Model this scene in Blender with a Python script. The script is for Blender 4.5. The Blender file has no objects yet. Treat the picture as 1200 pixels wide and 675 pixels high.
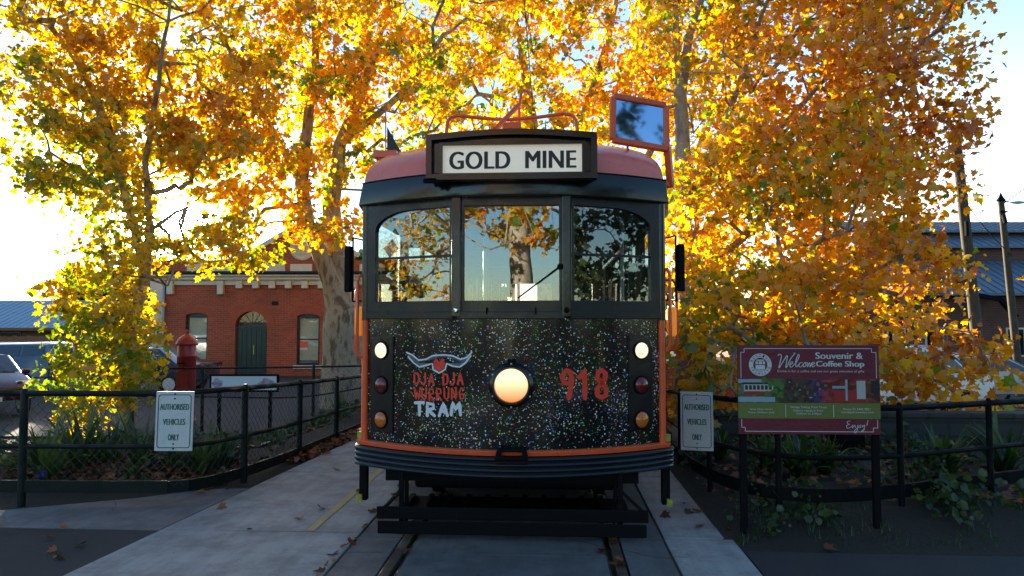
import bpy, bmesh, math, random
import numpy as np
from mathutils import Vector, Matrix, geometry
R = math.radians
S = bpy.context.scene
COL = S.collection

# ------------------------------------------------------------------ camera
CAM = Vector((0.3, 0.0, 1.6)); YAW = R(3.22); PITCH = R(2.61); FPX = 800.0
cd = bpy.data.cameras.new('camera'); cam = bpy.data.objects.new('camera', cd); COL.objects.link(cam)
cam.location = CAM; cam.rotation_euler = (R(90) + PITCH, 0, YAW)
cd.sensor_width = 36; cd.lens = 24; cd.clip_end = 2000; cd.clip_start = 0.05
S.camera = cam
FWD = Vector((-math.sin(YAW)*math.cos(PITCH), math.cos(YAW)*math.cos(PITCH), math.sin(PITCH)))
RGT = Vector((math.cos(YAW), math.sin(YAW), 0)); UPV = RGT.cross(FWD)
def ray(px, py): return FWD + RGT*((px-600)/FPX) + UPV*((337.5-py)/FPX)
def P(px, py, d): return CAM + ray(px, py)*d                 # at forward distance d
def PY(px, py, Y): r = ray(px, py); return CAM + r*((Y-CAM.y)/r.y)
def G(px, py, z=0.0): r = ray(px, py); return CAM + r*((z-CAM.z)/r.z)

# ------------------------------------------------------------------ sun, sky, exposure
SUN = ray(201, 258).normalized()
SUN_EL = math.asin(SUN.z); SUN_AZ = math.atan2(SUN.x, SUN.y)      # azimuth clockwise from +Y
W = bpy.data.worlds.new('World'); S.world = W; W.use_nodes = True
nt = W.node_tree; N = nt.nodes; L = nt.links
bg = N['Background']; out = N['World Output']
sky = N.new('ShaderNodeTexSky'); sky.sky_type = 'NISHITA'; sky.sun_disc = False
sky.sun_elevation = SUN_EL; sky.sun_rotation = -SUN_AZ; sky.air_density = 1.0; sky.dust_density = .1; sky.ozone_density = 3.0
L.new(sky.outputs[0], bg.inputs[0]); bg.inputs[1].default_value = 0.095
# sun disc and the bright glow round it, added to the sky
tc = N.new('ShaderNodeTexCoord'); dt = N.new('ShaderNodeVectorMath'); dt.operation = 'DOT_PRODUCT'
L.new(tc.outputs['Generated'], dt.inputs[0]); dt.inputs[1].default_value = SUN
mr = N.new('ShaderNodeMath'); mr.operation = 'MAXIMUM'; mr.inputs[1].default_value = 0; L.new(dt.outputs['Value'], mr.inputs[0])
def powr(e, k):
    p = N.new('ShaderNodeMath'); p.operation = 'POWER'; p.inputs[1].default_value = e; L.new(mr.outputs[0], p.inputs[0])
    q = N.new('ShaderNodeMath'); q.operation = 'MULTIPLY'; q.inputs[1].default_value = k; L.new(p.outputs[0], q.inputs[0]); return q
a1 = powr(1600, 80.0); a2 = powr(60, 1.0); a3 = powr(3, 0.08)
s1 = N.new('ShaderNodeMath'); L.new(a1.outputs[0], s1.inputs[0]); L.new(a2.outputs[0], s1.inputs[1])
s2 = N.new('ShaderNodeMath'); L.new(s1.outputs[0], s2.inputs[0]); L.new(a3.outputs[0], s2.inputs[1])
bg2 = N.new('ShaderNodeBackground'); bg2.inputs[0].default_value = (1, .93, .82, 1); L.new(s2.outputs[0], bg2.inputs[1])
ad = N.new('ShaderNodeAddShader'); L.new(bg.outputs[0], ad.inputs[0]); L.new(bg2.outputs[0], ad.inputs[1]); L.new(ad.outputs[0], out.inputs[0])
W.cycles.sampling_method = 'MANUAL'; W.cycles.sample_map_resolution = 1024
sd = bpy.data.lights.new('sun', 'SUN'); so = bpy.data.objects.new('sun', sd); COL.objects.link(so)
sd.energy = 5.0; sd.angle = R(0.5); sd.color = (1, .86, .66)
so.rotation_euler = (-SUN).to_track_quat('-Z', 'Y').to_euler(); so.location = SUN*60
S.view_settings.view_transform = 'Standard'; S.view_settings.look = 'None'
S.view_settings.exposure = 2.15; S.view_settings.gamma = 1; S.view_settings.use_curve_mapping = False
S.cycles.use_denoising = True; S.cycles.max_bounces = 8; S.cycles.diffuse_bounces = 3; S.cycles.glossy_bounces = 4
S.cycles.transmission_bounces = 5; S.cycles.transparent_max_bounces = 10; S.cycles.sample_clamp_indirect = 8
S.cycles.caustics_reflective = False; S.cycles.caustics_refractive = False

# ------------------------------------------------------------------ mesh helpers
class MB:
    def __init__(s): s.v = []; s.f = []; s.m = []; s.cur = 0
    def add(s, vs, fs):
        o = len(s.v); s.v += [tuple(v) for v in vs]; s.f += [tuple(i+o for i in f) for f in fs]; s.m += [s.cur]*len(fs); return s
    def box(s, c, d, rz=0.0, rot=None):
        x, y, z = d[0]/2, d[1]/2, d[2]/2
        M = rot if rot is not None else Matrix.Rotation(rz, 3, 'Z')
        vs = [Vector(c) + M @ Vector((a*x, b*y, e*z)) for a in (-1, 1) for b in (-1, 1) for e in (-1, 1)]
        return s.add(vs, [(0,1,3,2),(4,6,7,5),(0,4,5,1),(2,3,7,6),(0,2,6,4),(1,5,7,3)])
    def span(s, a, b): return s.box([(a[i]+b[i])/2 for i in range(3)], [abs(b[i]-a[i]) for i in range(3)])
    def bar(s, a, b, w, h, up=(0,0,1)):
        a = Vector(a); b = Vector(b); t = (b-a); l = t.length; t.normalize()
        u = Vector(up); sdv = t.cross(u)
        if sdv.length < 1e-4: sdv = t.cross(Vector((1,0,0)))
        sdv.normalize(); u = sdv.cross(t)
        return s.box((a+b)/2, (w, l, h), rot=Matrix((sdv, t, u)).transposed())
    def tube(s, pts, r, n=8, closed=False):
        pts = [Vector(p) for p in pts]; k = len(pts)
        rs = r if isinstance(r, (list, tuple)) else [r]*k
        vs = []; prev = None
        for i, p in enumerate(pts):
            if closed: t = pts[(i+1) % k]-pts[i-1]
            else: t = pts[min(i+1, k-1)]-pts[max(i-1, 0)]
            t.normalize()
            if prev is None:
                a = Vector((0,0,1)) if abs(t.z) < .9 else Vector((1,0,0)); u = t.cross(a).normalized()
            else: u = (prev - t*prev.dot(t)).normalized()
            prev = u; w = t.cross(u)
            vs += [p + (u*math.cos(2*math.pi*j/n) + w*math.sin(2*math.pi*j/n))*rs[i] for j in range(n)]
        fs = []
        for i in range(k if closed else k-1):
            a = i*n; b = ((i+1) % k)*n
            fs += [(a+j, a+(j+1) % n, b+(j+1) % n, b+j) for j in range(n)]
        if not closed: fs += [tuple(range(n-1, -1, -1)), tuple(range((k-1)*n, k*n))]
        return s.add(vs, fs)
    def lathe(s, prof, n=24, c=(0,0,0), axis='Z'):
        vs = []
        for (r, h) in prof:
            for j in range(n):
                a = 2*math.pi*j/n; x, y = r*math.cos(a), r*math.sin(a)
                v = (x, y, h) if axis == 'Z' else (x, -h, y)     # axis '-Y': h grows towards the viewer
                vs.append((c[0]+v[0], c[1]+v[1], c[2]+v[2]))
        fs = [(i*n+j, i*n+(j+1) % n, (i+1)*n+(j+1) % n, (i+1)*n+j) for i in range(len(prof)-1) for j in range(n)]
        fs += [tuple(range(n-1, -1, -1)), tuple(range((len(prof)-1)*n, len(prof)*n))]
        return s.add(vs, fs)
    def prism(s, loops, fn, depth):
        """loops: 2-D outline plus holes; fn(u, v, w) -> point; extruded from w=0 to w=depth"""
        flat = [p for lp in loops for p in lp]; n = len(flat)
        tri = geometry.tessellate_polygon([[Vector((p[0], p[1], 0)) for p in lp] for lp in loops])
        vs = [fn(p[0], p[1], 0) for p in flat] + [fn(p[0], p[1], depth) for p in flat]
        fs = [tuple(t) for t in tri] + [tuple(i+n for i in reversed(t)) for t in tri]
        o = 0
        for lp in loops:
            k = len(lp)
            fs += [(o+i, o+(i+1) % k, n+o+(i+1) % k, n+o+i) for i in range(k)]; o += k
        return s.add(vs, fs)
    def sweep(s, path, prof):
        """path: list of (origin, out dir); prof: closed list of (offset, z)"""
        k = len(prof); vs = []
        for (p, o) in path: vs += [(p[0]+o[0]*a, p[1]+o[1]*a, z) for (a, z) in prof]
        fs = [(i*k+j, i*k+(j+1) % k, (i+1)*k+(j+1) % k, (i+1)*k+j) for i in range(len(path)-1) for j in range(k)]
        fs += [tuple(range(k-1, -1, -1)), tuple(range((len(path)-1)*k, len(path)*k))]
        return s.add(vs, fs)

def obj(name, mb, mats, parent=None, bev=0, smooth=False, seg=2):
    me = bpy.data.meshes.new(name); me.from_pydata(mb.v, [], mb.f)
    for m in (mats if isinstance(mats, (list, tuple)) else [mats]): me.materials.append(m)
    if any(mb.m): me.polygons.foreach_set('material_index', mb.m)
    bm = bmesh.new(); bm.from_mesh(me); bmesh.ops.recalc_face_normals(bm, faces=bm.faces); bm.to_mesh(me); bm.free()
    if smooth:
        me.polygons.foreach_set('use_smooth', [True]*len(me.polygons))
        me.set_sharp_from_angle(angle=R(40))
    o = bpy.data.objects.new(name, me); COL.objects.link(o)
    if parent: o.parent = parent
    if bev:
        b = o.modifiers.new('bevel', 'BEVEL'); b.width = bev; b.segments = seg; b.limit_method = 'ANGLE'; b.angle_limit = R(40)
    return o
def tag(o, label=None, cat=None, group=None, kind=None):
    if label: o['label'] = label
    if cat: o['category'] = cat
    if group: o['group'] = group
    if kind: o['kind'] = kind
    return o
def empty(name, loc, label, cat, group=None, rz=0.0):
    o = bpy.data.objects.new(name, None); COL.objects.link(o); o.location = loc; o.rotation_euler = (0, 0, rz); o.empty_display_size = .2
    return tag(o, label, cat, group)
def copy_tree(o, parent=None):
    c = o.copy(); COL.objects.link(c)
    if parent: c.parent = parent
    for ch in list(o.children): copy_tree(ch, c)
    return c

# ------------------------------------------------------------------ material helpers
def mat(name, col=(.5,.5,.5), rough=.5, metal=0.0, emit=None, es=0.0, coat=0.0, spec=.5, trans=0.0):
    m = bpy.data.materials.new(name); m.use_nodes = True
    b = m.node_tree.nodes['Principled BSDF']
    b.inputs['Base Color'].default_value = (*col, 1); b.inputs['Roughness'].default_value = rough; b.inputs['Metallic'].default_value = metal
    b.inputs['Coat Weight'].default_value = coat; b.inputs['Coat Roughness'].default_value = .06; b.inputs['Specular IOR Level'].default_value = spec
    if emit: b.inputs['Emission Color'].default_value = (*emit, 1); b.inputs['Emission Strength'].default_value = es
    return m
def nd(m, t, **k):
    n = m.node_tree.nodes.new(t)
    for a, v in k.items(): setattr(n, a, v)
    return n
def lk(m, a, b): m.node_tree.links.new(a, b)
def bsdf(m): return m.node_tree.nodes['Principled BSDF']
def coords(m, scale=1.0, kind='Object'):
    t = nd(m, 'ShaderNodeTexCoord'); mp = nd(m, 'ShaderNodeMapping'); lk(m, t.outputs[kind], mp.inputs[0])
    mp.inputs['Scale'].default_value = (scale,)*3 if not isinstance(scale, tuple) else scale
    return mp.outputs[0]
def noise(m, vec, scale, detail=6, rough=.6):
    n = nd(m, 'ShaderNodeTexNoise'); n.inputs['Scale'].default_value = scale; n.inputs['Detail'].default_value = detail; n.inputs['Roughness'].default_value = rough
    lk(m, vec, n.inputs['Vector']); return n.outputs['Fac']
def ramp(m, fac, stops):
    r = nd(m, 'ShaderNodeValToRGB'); e = r.color_ramp.elements
    while len(e) < len(stops): e.new(.5)
    for i, (p, c) in enumerate(stops): e[i].position = p; e[i].color = (*c, 1) if len(c) == 3 else c
    lk(m, fac, r.inputs[0]); return r.outputs[0]
def mix(m, fac, a, b, mode='MIX'):
    n = nd(m, 'ShaderNodeMix', data_type='RGBA', blend_type=mode)
    if isinstance(fac, (int, float)): n.inputs[0].default_value = fac
    else: lk(m, fac, n.inputs[0])
    for i, v in ((6, a), (7, b)):
        if isinstance(v, tuple): n.inputs[i].default_value = (*v, 1)
        else: lk(m, v, n.inputs[i])
    return n.outputs[2]
def bump(m, h, dist, strength=.6):
    b = nd(m, 'ShaderNodeBump'); b.inputs['Distance'].default_value = dist; b.inputs['Strength'].default_value = strength
    lk(m, h, b.inputs['Height']); lk(m, b.outputs[0], bsdf(m).inputs['Normal'])
def mottled(name, c1, c2, scale, rough=.8, bd=.01, fine=None, c3=None):
    m = mat(name, c1, rough); v = coords(m)
    c = ramp(m, noise(m, v, scale, 8, .65), [(.32, c1), (.68, c2)])
    if c3: c = mix(m, ramp(m, noise(m, v, scale*.23, 4), [(.5, (0,0,0)), (.68, (1,1,1))]), c, c3)
    lk(m, c, bsdf(m).inputs['Base Color'])
    bump(m, noise(m, v, fine or scale*8, 4), bd); return m
def paint(name, col, rough=.3, worn=.12, coat=0.3, spec=.5):
    m = mat(name, col, rough, coat=coat, spec=spec); v = coords(m)
    dark = tuple(c*.55+.01 for c in col)
    c = mix(m, ramp(m, noise(m, v, 9, 8, .7), [(.45, (0,0,0)), (.75, (worn*4,)*3)]), col, dark)
    lk(m, c, bsdf(m).inputs['Base Color'])
    lk(m, ramp(m, noise(m, v, 5, 5), [(.3, (rough*.7,)*3), (.75, (min(1, rough*1.8),)*3)]), bsdf(m).inputs['Roughness'])
    bump(m, noise(m, v, 14, 3), .003, .35); return m

M = {}
M['black_paint'] = paint('black_gloss_paint', (.006,.007,.009), .16, .1, .12)
M['frame_paint'] = paint('dark_window_frame_paint', (.010,.010,.011), .3, .1, .05)
M['under'] = mat('underframe_black', (.004,.004,.005), .75, spec=.15)
M['orange'] = paint('orange_enamel', (.86,.115,.028), .3)
M['roof'] = paint('faded_red_roof_paint', (.92,.20,.135), .3, .10, .4)
M['white_metal'] = mat('pale_metal', (.6,.6,.58), .4)
M['chrome'] = mat('mirror', (.9,.9,.9), .03, 1)
M['sky_mirror'] = mat('blue_tinted_mirror', (.30,.44,.66), .04, 1)
M['rubber'] = mat('rubber', (.012,.012,.012), .8)
M['yellow_chip'] = mottled('yellow_chip', (.55,.5,.05), (.3,.28,.06), 20)
M['cream'] = mat('cream_interior', (.45,.4,.28), .6)
M['wood'] = mottled('varnished_wood', (.16,.07,.025), (.09,.035,.012), 6, .35)
M['lamp_on'] = mat('headlamp_glow', (.35,.16,.05), .2)
def lampmat(m, zc, rad, k, top, bot):
    v = nd(m, 'ShaderNodeTexCoord'); sp = nd(m, 'ShaderNodeSeparateXYZ'); lk(m, v.outputs['Object'], sp.inputs[0])
    a = nd(m, 'ShaderNodeMapRange'); a.inputs[1].default_value = zc-rad; a.inputs[2].default_value = zc+rad; lk(m, sp.outputs[2], a.inputs[0])
    c = ramp(m, a.outputs[0], [(.0, bot), (.38, tuple(.5*a+.5*b for a, b in zip(bot, top))), (.72, top)])
    lk(m, c, bsdf(m).inputs['Emission Color']); bsdf(m).inputs['Emission Strength'].default_value = k
M['red_lens'] = mat('red_lens', (.16,.008,.014), .12, coat=.6)
M['amber_lens'] = mat('amber_lens', (.62,.15,.015), .15, coat=.6)
M['side_amber'] = mat('side_amber_lens', (.85,.22,.02), .2, emit=(1,.3,.03), es=.1)
M['marker_white'] = mat('marker_lens_lit', (.9,.8,.6), .2, emit=(1,.80,.48), es=.26)
M['letter_red'] = paint('lettering_red', (.88,.055,.022), .35, .05, .2)
M['letter_white'] = mat('lettering_white', (.78,.8,.82), .4)
M['letter_grey'] = mat('emblem_slate', (.10,.12,.16), .4)
M['letter_black'] = mat('lettering_black', (.02,.02,.022), .5)
M['blind'] = mottled('destination_blind', (.84,.80,.68), (.74,.70,.58), 4, .5); bsdf(M['blind']).inputs['Emission Color'].default_value = (1,.9,.72,1); bsdf(M['blind']).inputs['Emission Strength'].default_value = .07   # faint glow added to brighten the blind

def glass(name, tint, base=.06, gain=1.0, rough=0.0):
    m = bpy.data.materials.new(name); m.use_nodes = True; n = m.node_tree.nodes; n.clear()
    o = n.new('ShaderNodeOutputMaterial'); t = n.new('ShaderNodeBsdfTransparent'); t.inputs[0].default_value = (*tint, 1)
    g = n.new('ShaderNodeBsdfGlossy'); g.inputs['Roughness'].default_value = rough; g.inputs[0].default_value = (.95,.97,1,1)
    lw = n.new('ShaderNodeMath'); lw.operation = 'POWER'; lw.inputs[1].default_value = 4.0; fc = n.new('ShaderNodeLayerWeight'); fc.inputs[0].default_value = .5; m.node_tree.links.new(fc.outputs['Facing'], lw.inputs[0])
    ml = n.new('ShaderNodeMath'); ml.operation = 'MULTIPLY_ADD'; ml.inputs[1].default_value = gain; ml.inputs[2].default_value = base
    mx = n.new('ShaderNodeMixShader'); k = m.node_tree.links
    k.new(lw.outputs[0], ml.inputs[0]); k.new(ml.outputs[0], mx.inputs[0]); k.new(t.outputs[0], mx.inputs[1]); k.new(g.outputs[0], mx.inputs[2]); k.new(mx.outputs[0], o.inputs[0])
    return m
M['windscreen'] = glass('windscreen_glass', (.80,.84,.82), .13, .8)
M['clear'] = glass('thin_glass', (.93,.95,.94), .035, .7)
M['car_glass'] = glass('car_glass', (.35,.38,.4), .06, .8)
# speckled apron
def speckle():
    m = mat('speckled_apron_paint', (.012,.012,.013), .16, coat=.1, spec=.4); v = coords(m)
    base = ramp(m, noise(m, v, 2.3, 5, .6), [(.40, (.005,.006,.008)), (.56, (.028,.022,.011)), (.70, (.075,.060,.026))])
    c = base
    pal = [(0, (.04,.45,.08)), (.17, (.03,.40,.10)), (.19, (.75,.62,.06)), (.27, (.8,.7,.1)), (.29, (.9,.9,.85)), (.58, (.88,.88,.82)), (.60, (.8,.03,.10)), (.70, (.75,.05,.03)), (.72, (.85,.87,.85)), (.84, (.8,.85,.9)), (.86, (.05,.18,.75)), (1, (.04,.22,.65))]
    for i, (sc, r, keep) in enumerate([(96, .52, .60), (58, .38, .66), (32, .24, .80)]):
        vo = nd(m, 'ShaderNodeTexVoronoi'); vo.inputs['Scale'].default_value = sc; vo.inputs['Randomness'].default_value = 1
        mp = nd(m, 'ShaderNodeMapping'); mp.inputs['Location'].default_value = (i*3.7, i*1.9, i*.7); lk(m, v, mp.inputs[0]); lk(m, mp.outputs[0], vo.inputs['Vector'])
        sx = nd(m, 'ShaderNodeSeparateColor'); lk(m, vo.outputs['Color'], sx.inputs[0])
        rr = nd(m, 'ShaderNodeMath', operation='MULTIPLY'); lk(m, sx.outputs[2], rr.inputs[0]); rr.inputs[1].default_value = r
        d = nd(m, 'ShaderNodeMath', operation='LESS_THAN'); lk(m, vo.outputs['Distance'], d.inputs[0]); lk(m, rr.outputs[0], d.inputs[1])
        # clustered spray
        cl = noise(m, v, 2.3+i*.8, 4); th = nd(m, 'ShaderNodeMath', operation='MULTIPLY_ADD'); lk(m, cl, th.inputs[0]); th.inputs[1].default_value = -2.4; th.inputs[2].default_value = keep+1.2
        k = nd(m, 'ShaderNodeMath', operation='GREATER_THAN'); lk(m, sx.outputs[0], k.inputs[0]); lk(m, th.outputs[0], k.inputs[1])
        f = nd(m, 'ShaderNodeMath', operation='MULTIPLY'); lk(m, d.outputs[0], f.inputs[0]); lk(m, k.outputs[0], f.inputs[1])
        hu = nd(m, 'ShaderNodeMath', operation='MULTIPLY_ADD'); lk(m, noise(m, v, 2.6, 2), hu.inputs[0]); hu.inputs[1].default_value = 1.5
        h2 = nd(m, 'ShaderNodeMath', operation='MULTIPLY_ADD'); lk(m, sx.outputs[1], h2.inputs[0]); h2.inputs[1].default_value = 1.0; h2.inputs[2].default_value = -.75; lk(m, h2.outputs[0], hu.inputs[2])
        c = mix(m, f.outputs[0], c, ramp(m, hu.outputs[0], pal))
    lk(m, c, bsdf(m).inputs['Base Color']); bump(m, noise(m, v, 3.5, 2), .012, .25); return m
M['speckle'] = speckle()
def brick(name, c1, c2, mortar, sx=4.3, sy=.5, rot=(R(90),0,0), scale=1.0):
    m = mat(name, c1, .85); t = nd(m, 'ShaderNodeTexCoord'); mp = nd(m, 'ShaderNodeMapping'); mp.inputs['Rotation'].default_value = rot
    lk(m, t.outputs['Object'], mp.inputs[0])
    b = nd(m, 'ShaderNodeTexBrick'); lk(m, mp.outputs[0], b.inputs['Vector'])
    b.inputs['Color1'].default_value = (*c1,1); b.inputs['Color2'].default_value = (*c2,1); b.inputs['Mortar'].default_value = (*mortar,1)
    b.inputs['Scale'].default_value = scale; b.inputs['Brick Width'].default_value = .24; b.inputs['Row Height'].default_value = .086; b.inputs['Mortar Size'].default_value = .011; b.inputs['Mortar Smooth'].default_value = .2
    n = ramp(m, noise(m, mp.outputs[0], .7, 6), [(.35, (.72,.72,.72)), (.7, (1.1,1.05,1.0))])
    lk(m, mix(m, 1.0, b.outputs[0], n, 'MULTIPLY'), bsdf(m).inputs['Base Color']); bump(m, b.outputs['Fac'], -.008); return m
M['brick'] = brick('red_brick', (.50,.092,.030), (.36,.062,.024), (.34,.16,.10))
M['brick_dark'] = brick('dark_brick', (.16,.05,.03), (.12,.04,.027), (.16,.12,.1))
M['block'] = brick('grey_blockwork', (.06,.06,.056), (.045,.045,.043), (.035,.035,.033), scale=.5)
M['stucco'] = mottled('cream_stucco', (.72,.64,.48), (.6,.53,.39), 3)
M['green_door'] = mottled('dark_green_door', (.015,.03,.02), (.02,.04,.025), 5, .5)
M['curtain'] = mottled('window_blind_cream', (.66,.61,.43), (.54,.50,.35), 2, .7)
M['dark'] = mat('dark_void', (.012,.012,.012), .9)
M['tin'] = mottled('pale_tin_roof', (.30,.42,.50), (.24,.35,.43), 1.2, .5)
M['tin_grey'] = mottled('grey_tin_roof', (.12,.16,.21), (.09,.125,.17), 1.2, .45)
M['fence_green'] = paint('dark_green_fence_paint', (.005,.011,.010), .5, .15, .0, .22)
M['fence_black'] = paint('black_fence_paint', (.004,.005,.006), .65, .1, .0, .12)
M['wire'] = mat('galvanised_wire', (.06,.065,.065), .5, .6)
M['pillar_red'] = paint('post_box_red', (.36,.018,.015), .4)
M['sign_white'] = mottled('sign_white', (.62,.66,.66), (.55,.60,.60), 5, .5)
M['sign_green'] = mat('sign_green', (.02,.12,.09), .5)
M['maroon'] = mottled('sign_maroon', (.16,.012,.028), (.13,.010,.024), 3, .45)
M['olive'] = mat('sign_olive', (.14,.17,.035), .5)
M['timber'] = mottled('paling_timber', (.28,.12,.05), (.20,.085,.04), 4, .85)
M['pole'] = mottled('pole_timber', (.09,.075,.05), (.06,.05,.035), 6, .9)

# ------------------------------------------------------------------ the ground
def sm(a, b, x):
    t = min(1, max(0, (x-a)/(b-a))); return t*t*(3-2*t)
def terr(x, y):
    z = 0.0
    z -= .75*sm(7.2, 12.5, y)*sm(2.9, 4.6, -x)
    z -= .75*sm(8.6, 9.3, y)*sm(2.1, 3.2, x)
    z += .19*sm(4.85, 5.5, y)*sm(1.6, 2.1, x)*(1-sm(8.0, 8.8, y))
    z += .05*sm(6.1, 6.5, y)*sm(2.9, 3.4, -x)*(1-sm(7.2, 9, y))
    return z
m = mottled('dry_ground', (.032,.026,.018), (.017,.017,.011), .8, .95, .03, 30, (.028,.019,.012)); M['ground'] = m
xs = [-400,-200,-100,-60,-40,-30,-24,-20]+[-18+.5*i for i in range(73)]+[20,24,30,40,60,100,200,400]
ys = [-300,-100,-50,-30,-20,-12,-6,-2,0,2]+[3+.3*i for i in range(60)]+[21.5,23,26,30,40,60,100,200,400,800]
mb = MB(); mb.add([(x, y, terr(x, y)-.02-(.12 if abs(x) < 1.5 else 0)) for y in ys for x in xs], [(j*len(xs)+i, j*len(xs)+i+1, (j+1)*len(xs)+i+1, (j+1)*len(xs)+i) for j in range(len(ys)-1) for i in range(len(xs)-1)])
tag(obj('ground', mb, M['ground'], smooth=True), kind='structure')

def concrete(name, a, b, c3):
    m = mottled(name, a, b, 1.7, .75, .004, 60, c3)
    v = coords(m); cur = bsdf(m).inputs['Base Color'].links[0].from_socket
    # hairline cracks and small dark spots
    spots = ramp(m, noise(m, v, 23, 3, .5), [(.66, (1,1,1)), (.74, (.6,.58,.55))])
    c = mix(m, 1.0, cur, spots, 'MULTIPLY')
    w = nd(m, 'ShaderNodeTexNoise'); w.inputs['Scale'].default_value = 1.3; lk(m, v, w.inputs['Vector'])
    vo = nd(m, 'ShaderNodeTexVoronoi', feature='DISTANCE_TO_EDGE'); vo.inputs['Scale'].default_value = .55
    wv = nd(m, 'ShaderNodeVectorMath', operation='MULTIPLY_ADD'); lk(m, w.outputs['Color'], wv.inputs[0]); wv.inputs[1].default_value = (.5,.5,.5); lk(m, v, wv.inputs[2]); lk(m, wv.outputs[0], vo.inputs['Vector'])
    crack = ramp(m, vo.outputs['Distance'], [(.0, (.45,.43,.40)), (.006, (1,1,1))])
    c = mix(m, ramp(m, noise(m, v, 1.1, 2), [(.5, (0,0,0)), (.56, (1,1,1))]), c, mix(m, 1.0, c, crack, 'MULTIPLY'))
    blot = ramp(m, noise(m, v, 3.2, 7, .7), [(.40, (.74,.73,.71)), (.55, (1,1,1)), (.75, (1.08,1.07,1.05))]); c = mix(m, 1.0, c, blot, 'MULTIPLY')
    streak = ramp(m, noise(m, coords(m, (6, .5, 1)), 2.0, 4), [(.35, (.82,.82,.83)), (.65, (1,1,1))])
    lk(m, mix(m, 1.0, c, streak, 'MULTIPLY'), bsdf(m).inputs['Base Color']); return m
M['conc'] = concrete('concrete_path', (.40,.405,.385), (.32,.325,.31), (.26,.26,.25))
M['conc2'] = concrete('concrete_apron', (.23,.23,.225), (.17,.17,.168), (.15,.15,.148))
M['trackbed'] = concrete('track_slab', (.17,.17,.165), (.12,.12,.118), (.10,.10,.098))
M['asphalt'] = mottled('asphalt', (.034,.035,.037), (.022,.023,.025), 2.0, .85, .008, 160, (.045,.044,.042))
M['car_park'] = mottled('car_park_asphalt', (.05,.05,.05), (.035,.035,.036), 1.5, .9, .005)
M['steel'] = mottled('worn_rail_steel', (.30,.27,.23), (.16,.12,.09), 8, .35, .002); bsdf(M['steel']).inputs['Metallic'].default_value = .7
M['road_yellow'] = mottled('worn_yellow_paint', (.50,.36,.09), (.33,.29,.19), 9, .7, .002)

def slab(mb, poly, top, th=.12): mb.prism([poly], lambda u, v, w: (u, v, top-th+w), th)
def left_edge(y): return -2.74+(y-4.25)*.088
mb = MB()
seams = [-14, -5, 1.2, 3.2, 5.13, 7.1, 9.1, 11.1, 14, 18, 24, 34, 60]
for a, b in zip(seams[:-1], seams[1:]):
    a += .008; b -= .008
    slab(mb, [(left_edge(a), a), (-1.128, a), (-1.128, b), (left_edge(b), b)], 0)
    slab(mb, [(1.128, a), (1.62, a), (1.62, b), (1.128, b)], 0)
tag(obj('concrete_path', mb, M['conc'], bev=.006), kind='structure')
mb = MB()
for a, b in zip([-14, -4, 1.5, 4.72, 5.05, 8, 12, 20], [-4, 1.5, 4.72, 5.05, 8, 12, 20, 60]):
    a += .004; b -= .004
    slab(mb, [(-1.112, a), (-.80, a), (-.80, b), (-1.112, b)], -.006)
    slab(mb, [(-.672, a), (.672, a), (.672, b), (-.672, b)], -.006)
    slab(mb, [(.80, a), (1.112, a), (1.112, b), (.80, b)], -.006)
tag(obj('track_bed', mb, M['trackbed'], bev=.005), kind='structure')
for sgn, lb in ((-1, 'grooved steel tram rail on the side of the yellow line'), (1, 'grooved steel tram rail on the side of the narrow right path')):
    mb = MB()
    mb.span((sgn*.7175, -14, -.13), (sgn*.785, 60, -.002)); mb.span((sgn*.672, -14, -.13), (sgn*.684, 60, -.008)); mb.span((sgn*.684, -14, -.13), (sgn*.7175, 60, -.05))
    tag(obj('tram_rail', mb, M['steel'], bev=.004), lb, 'rail', 'rails of the tram track')
mb = MB(); mb.add([(-1.55,5.14,.004),(-1.485,5.14,.004),(-1.40,16,.004),(-1.465,16,.004)], [(0,1,2,3)])
tag(obj('yellow_line', mb, M['road_yellow']), kind='structure')
# asphalt lanes crossing in front, and the pale footway strip on the left
mb = MB(); slab(mb, [(-40,-20), (left_edge(-5)-.02,-20), (left_edge(5.1)-.01,5.1), (-40,5.1)], -.004, .1)
tag(obj('asphalt_road', mb, M['asphalt']), kind='structure')
mb = MB(); slab(mb, [(1.635,-20),(40,-20),(40,4.75),(9,4.85),(3.2,5.08),(1.635,5.10)], -.004, .1)
tag(obj('asphalt_drive', mb, M['asphalt']), kind='structure')
mb = MB(); slab(mb, [(left_edge(5.12)-.01,5.12), (left_edge(6.4)-.01,6.4), (-2.95,6.35), (-3.4,6.0), (-4.2,5.6), (-4.9,5.3), (-5.1,5.12)][::-1], .0, .1)
tag(obj('footway', mb, M['conc2'], bev=.006), kind='structure')
mb = MB()
mb.add([(x, y, terr(x, y)+.012) for y in (13.2,15,17,20,23,26.5) for x in (-30,-24,-18,-14,-11,-8,-6,-4.2)], [(j*8+i, j*8+i+1, (j+1)*8+i+1, (j+1)*8+i) for j in range(5) for i in range(7)])
tag(obj('car_park_surface', mb, M['car_park']), kind='structure')
mb = MB()   # paved ramp seen through the left fence
mb.add([(x, y, terr(x, y)+.012) for y in (8.6,9.2,9.8,10.4) for x in (-6.4,-5.6,-4.8,-4.2,-3.8,-3.4)], [(j*6+i, j*6+i+1, (j+1)*6+i+1, (j+1)*6+i) for j in range(3) for i in range(5)])
tag(obj('garden_path', mb, M['conc2']), kind='structure')

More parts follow.
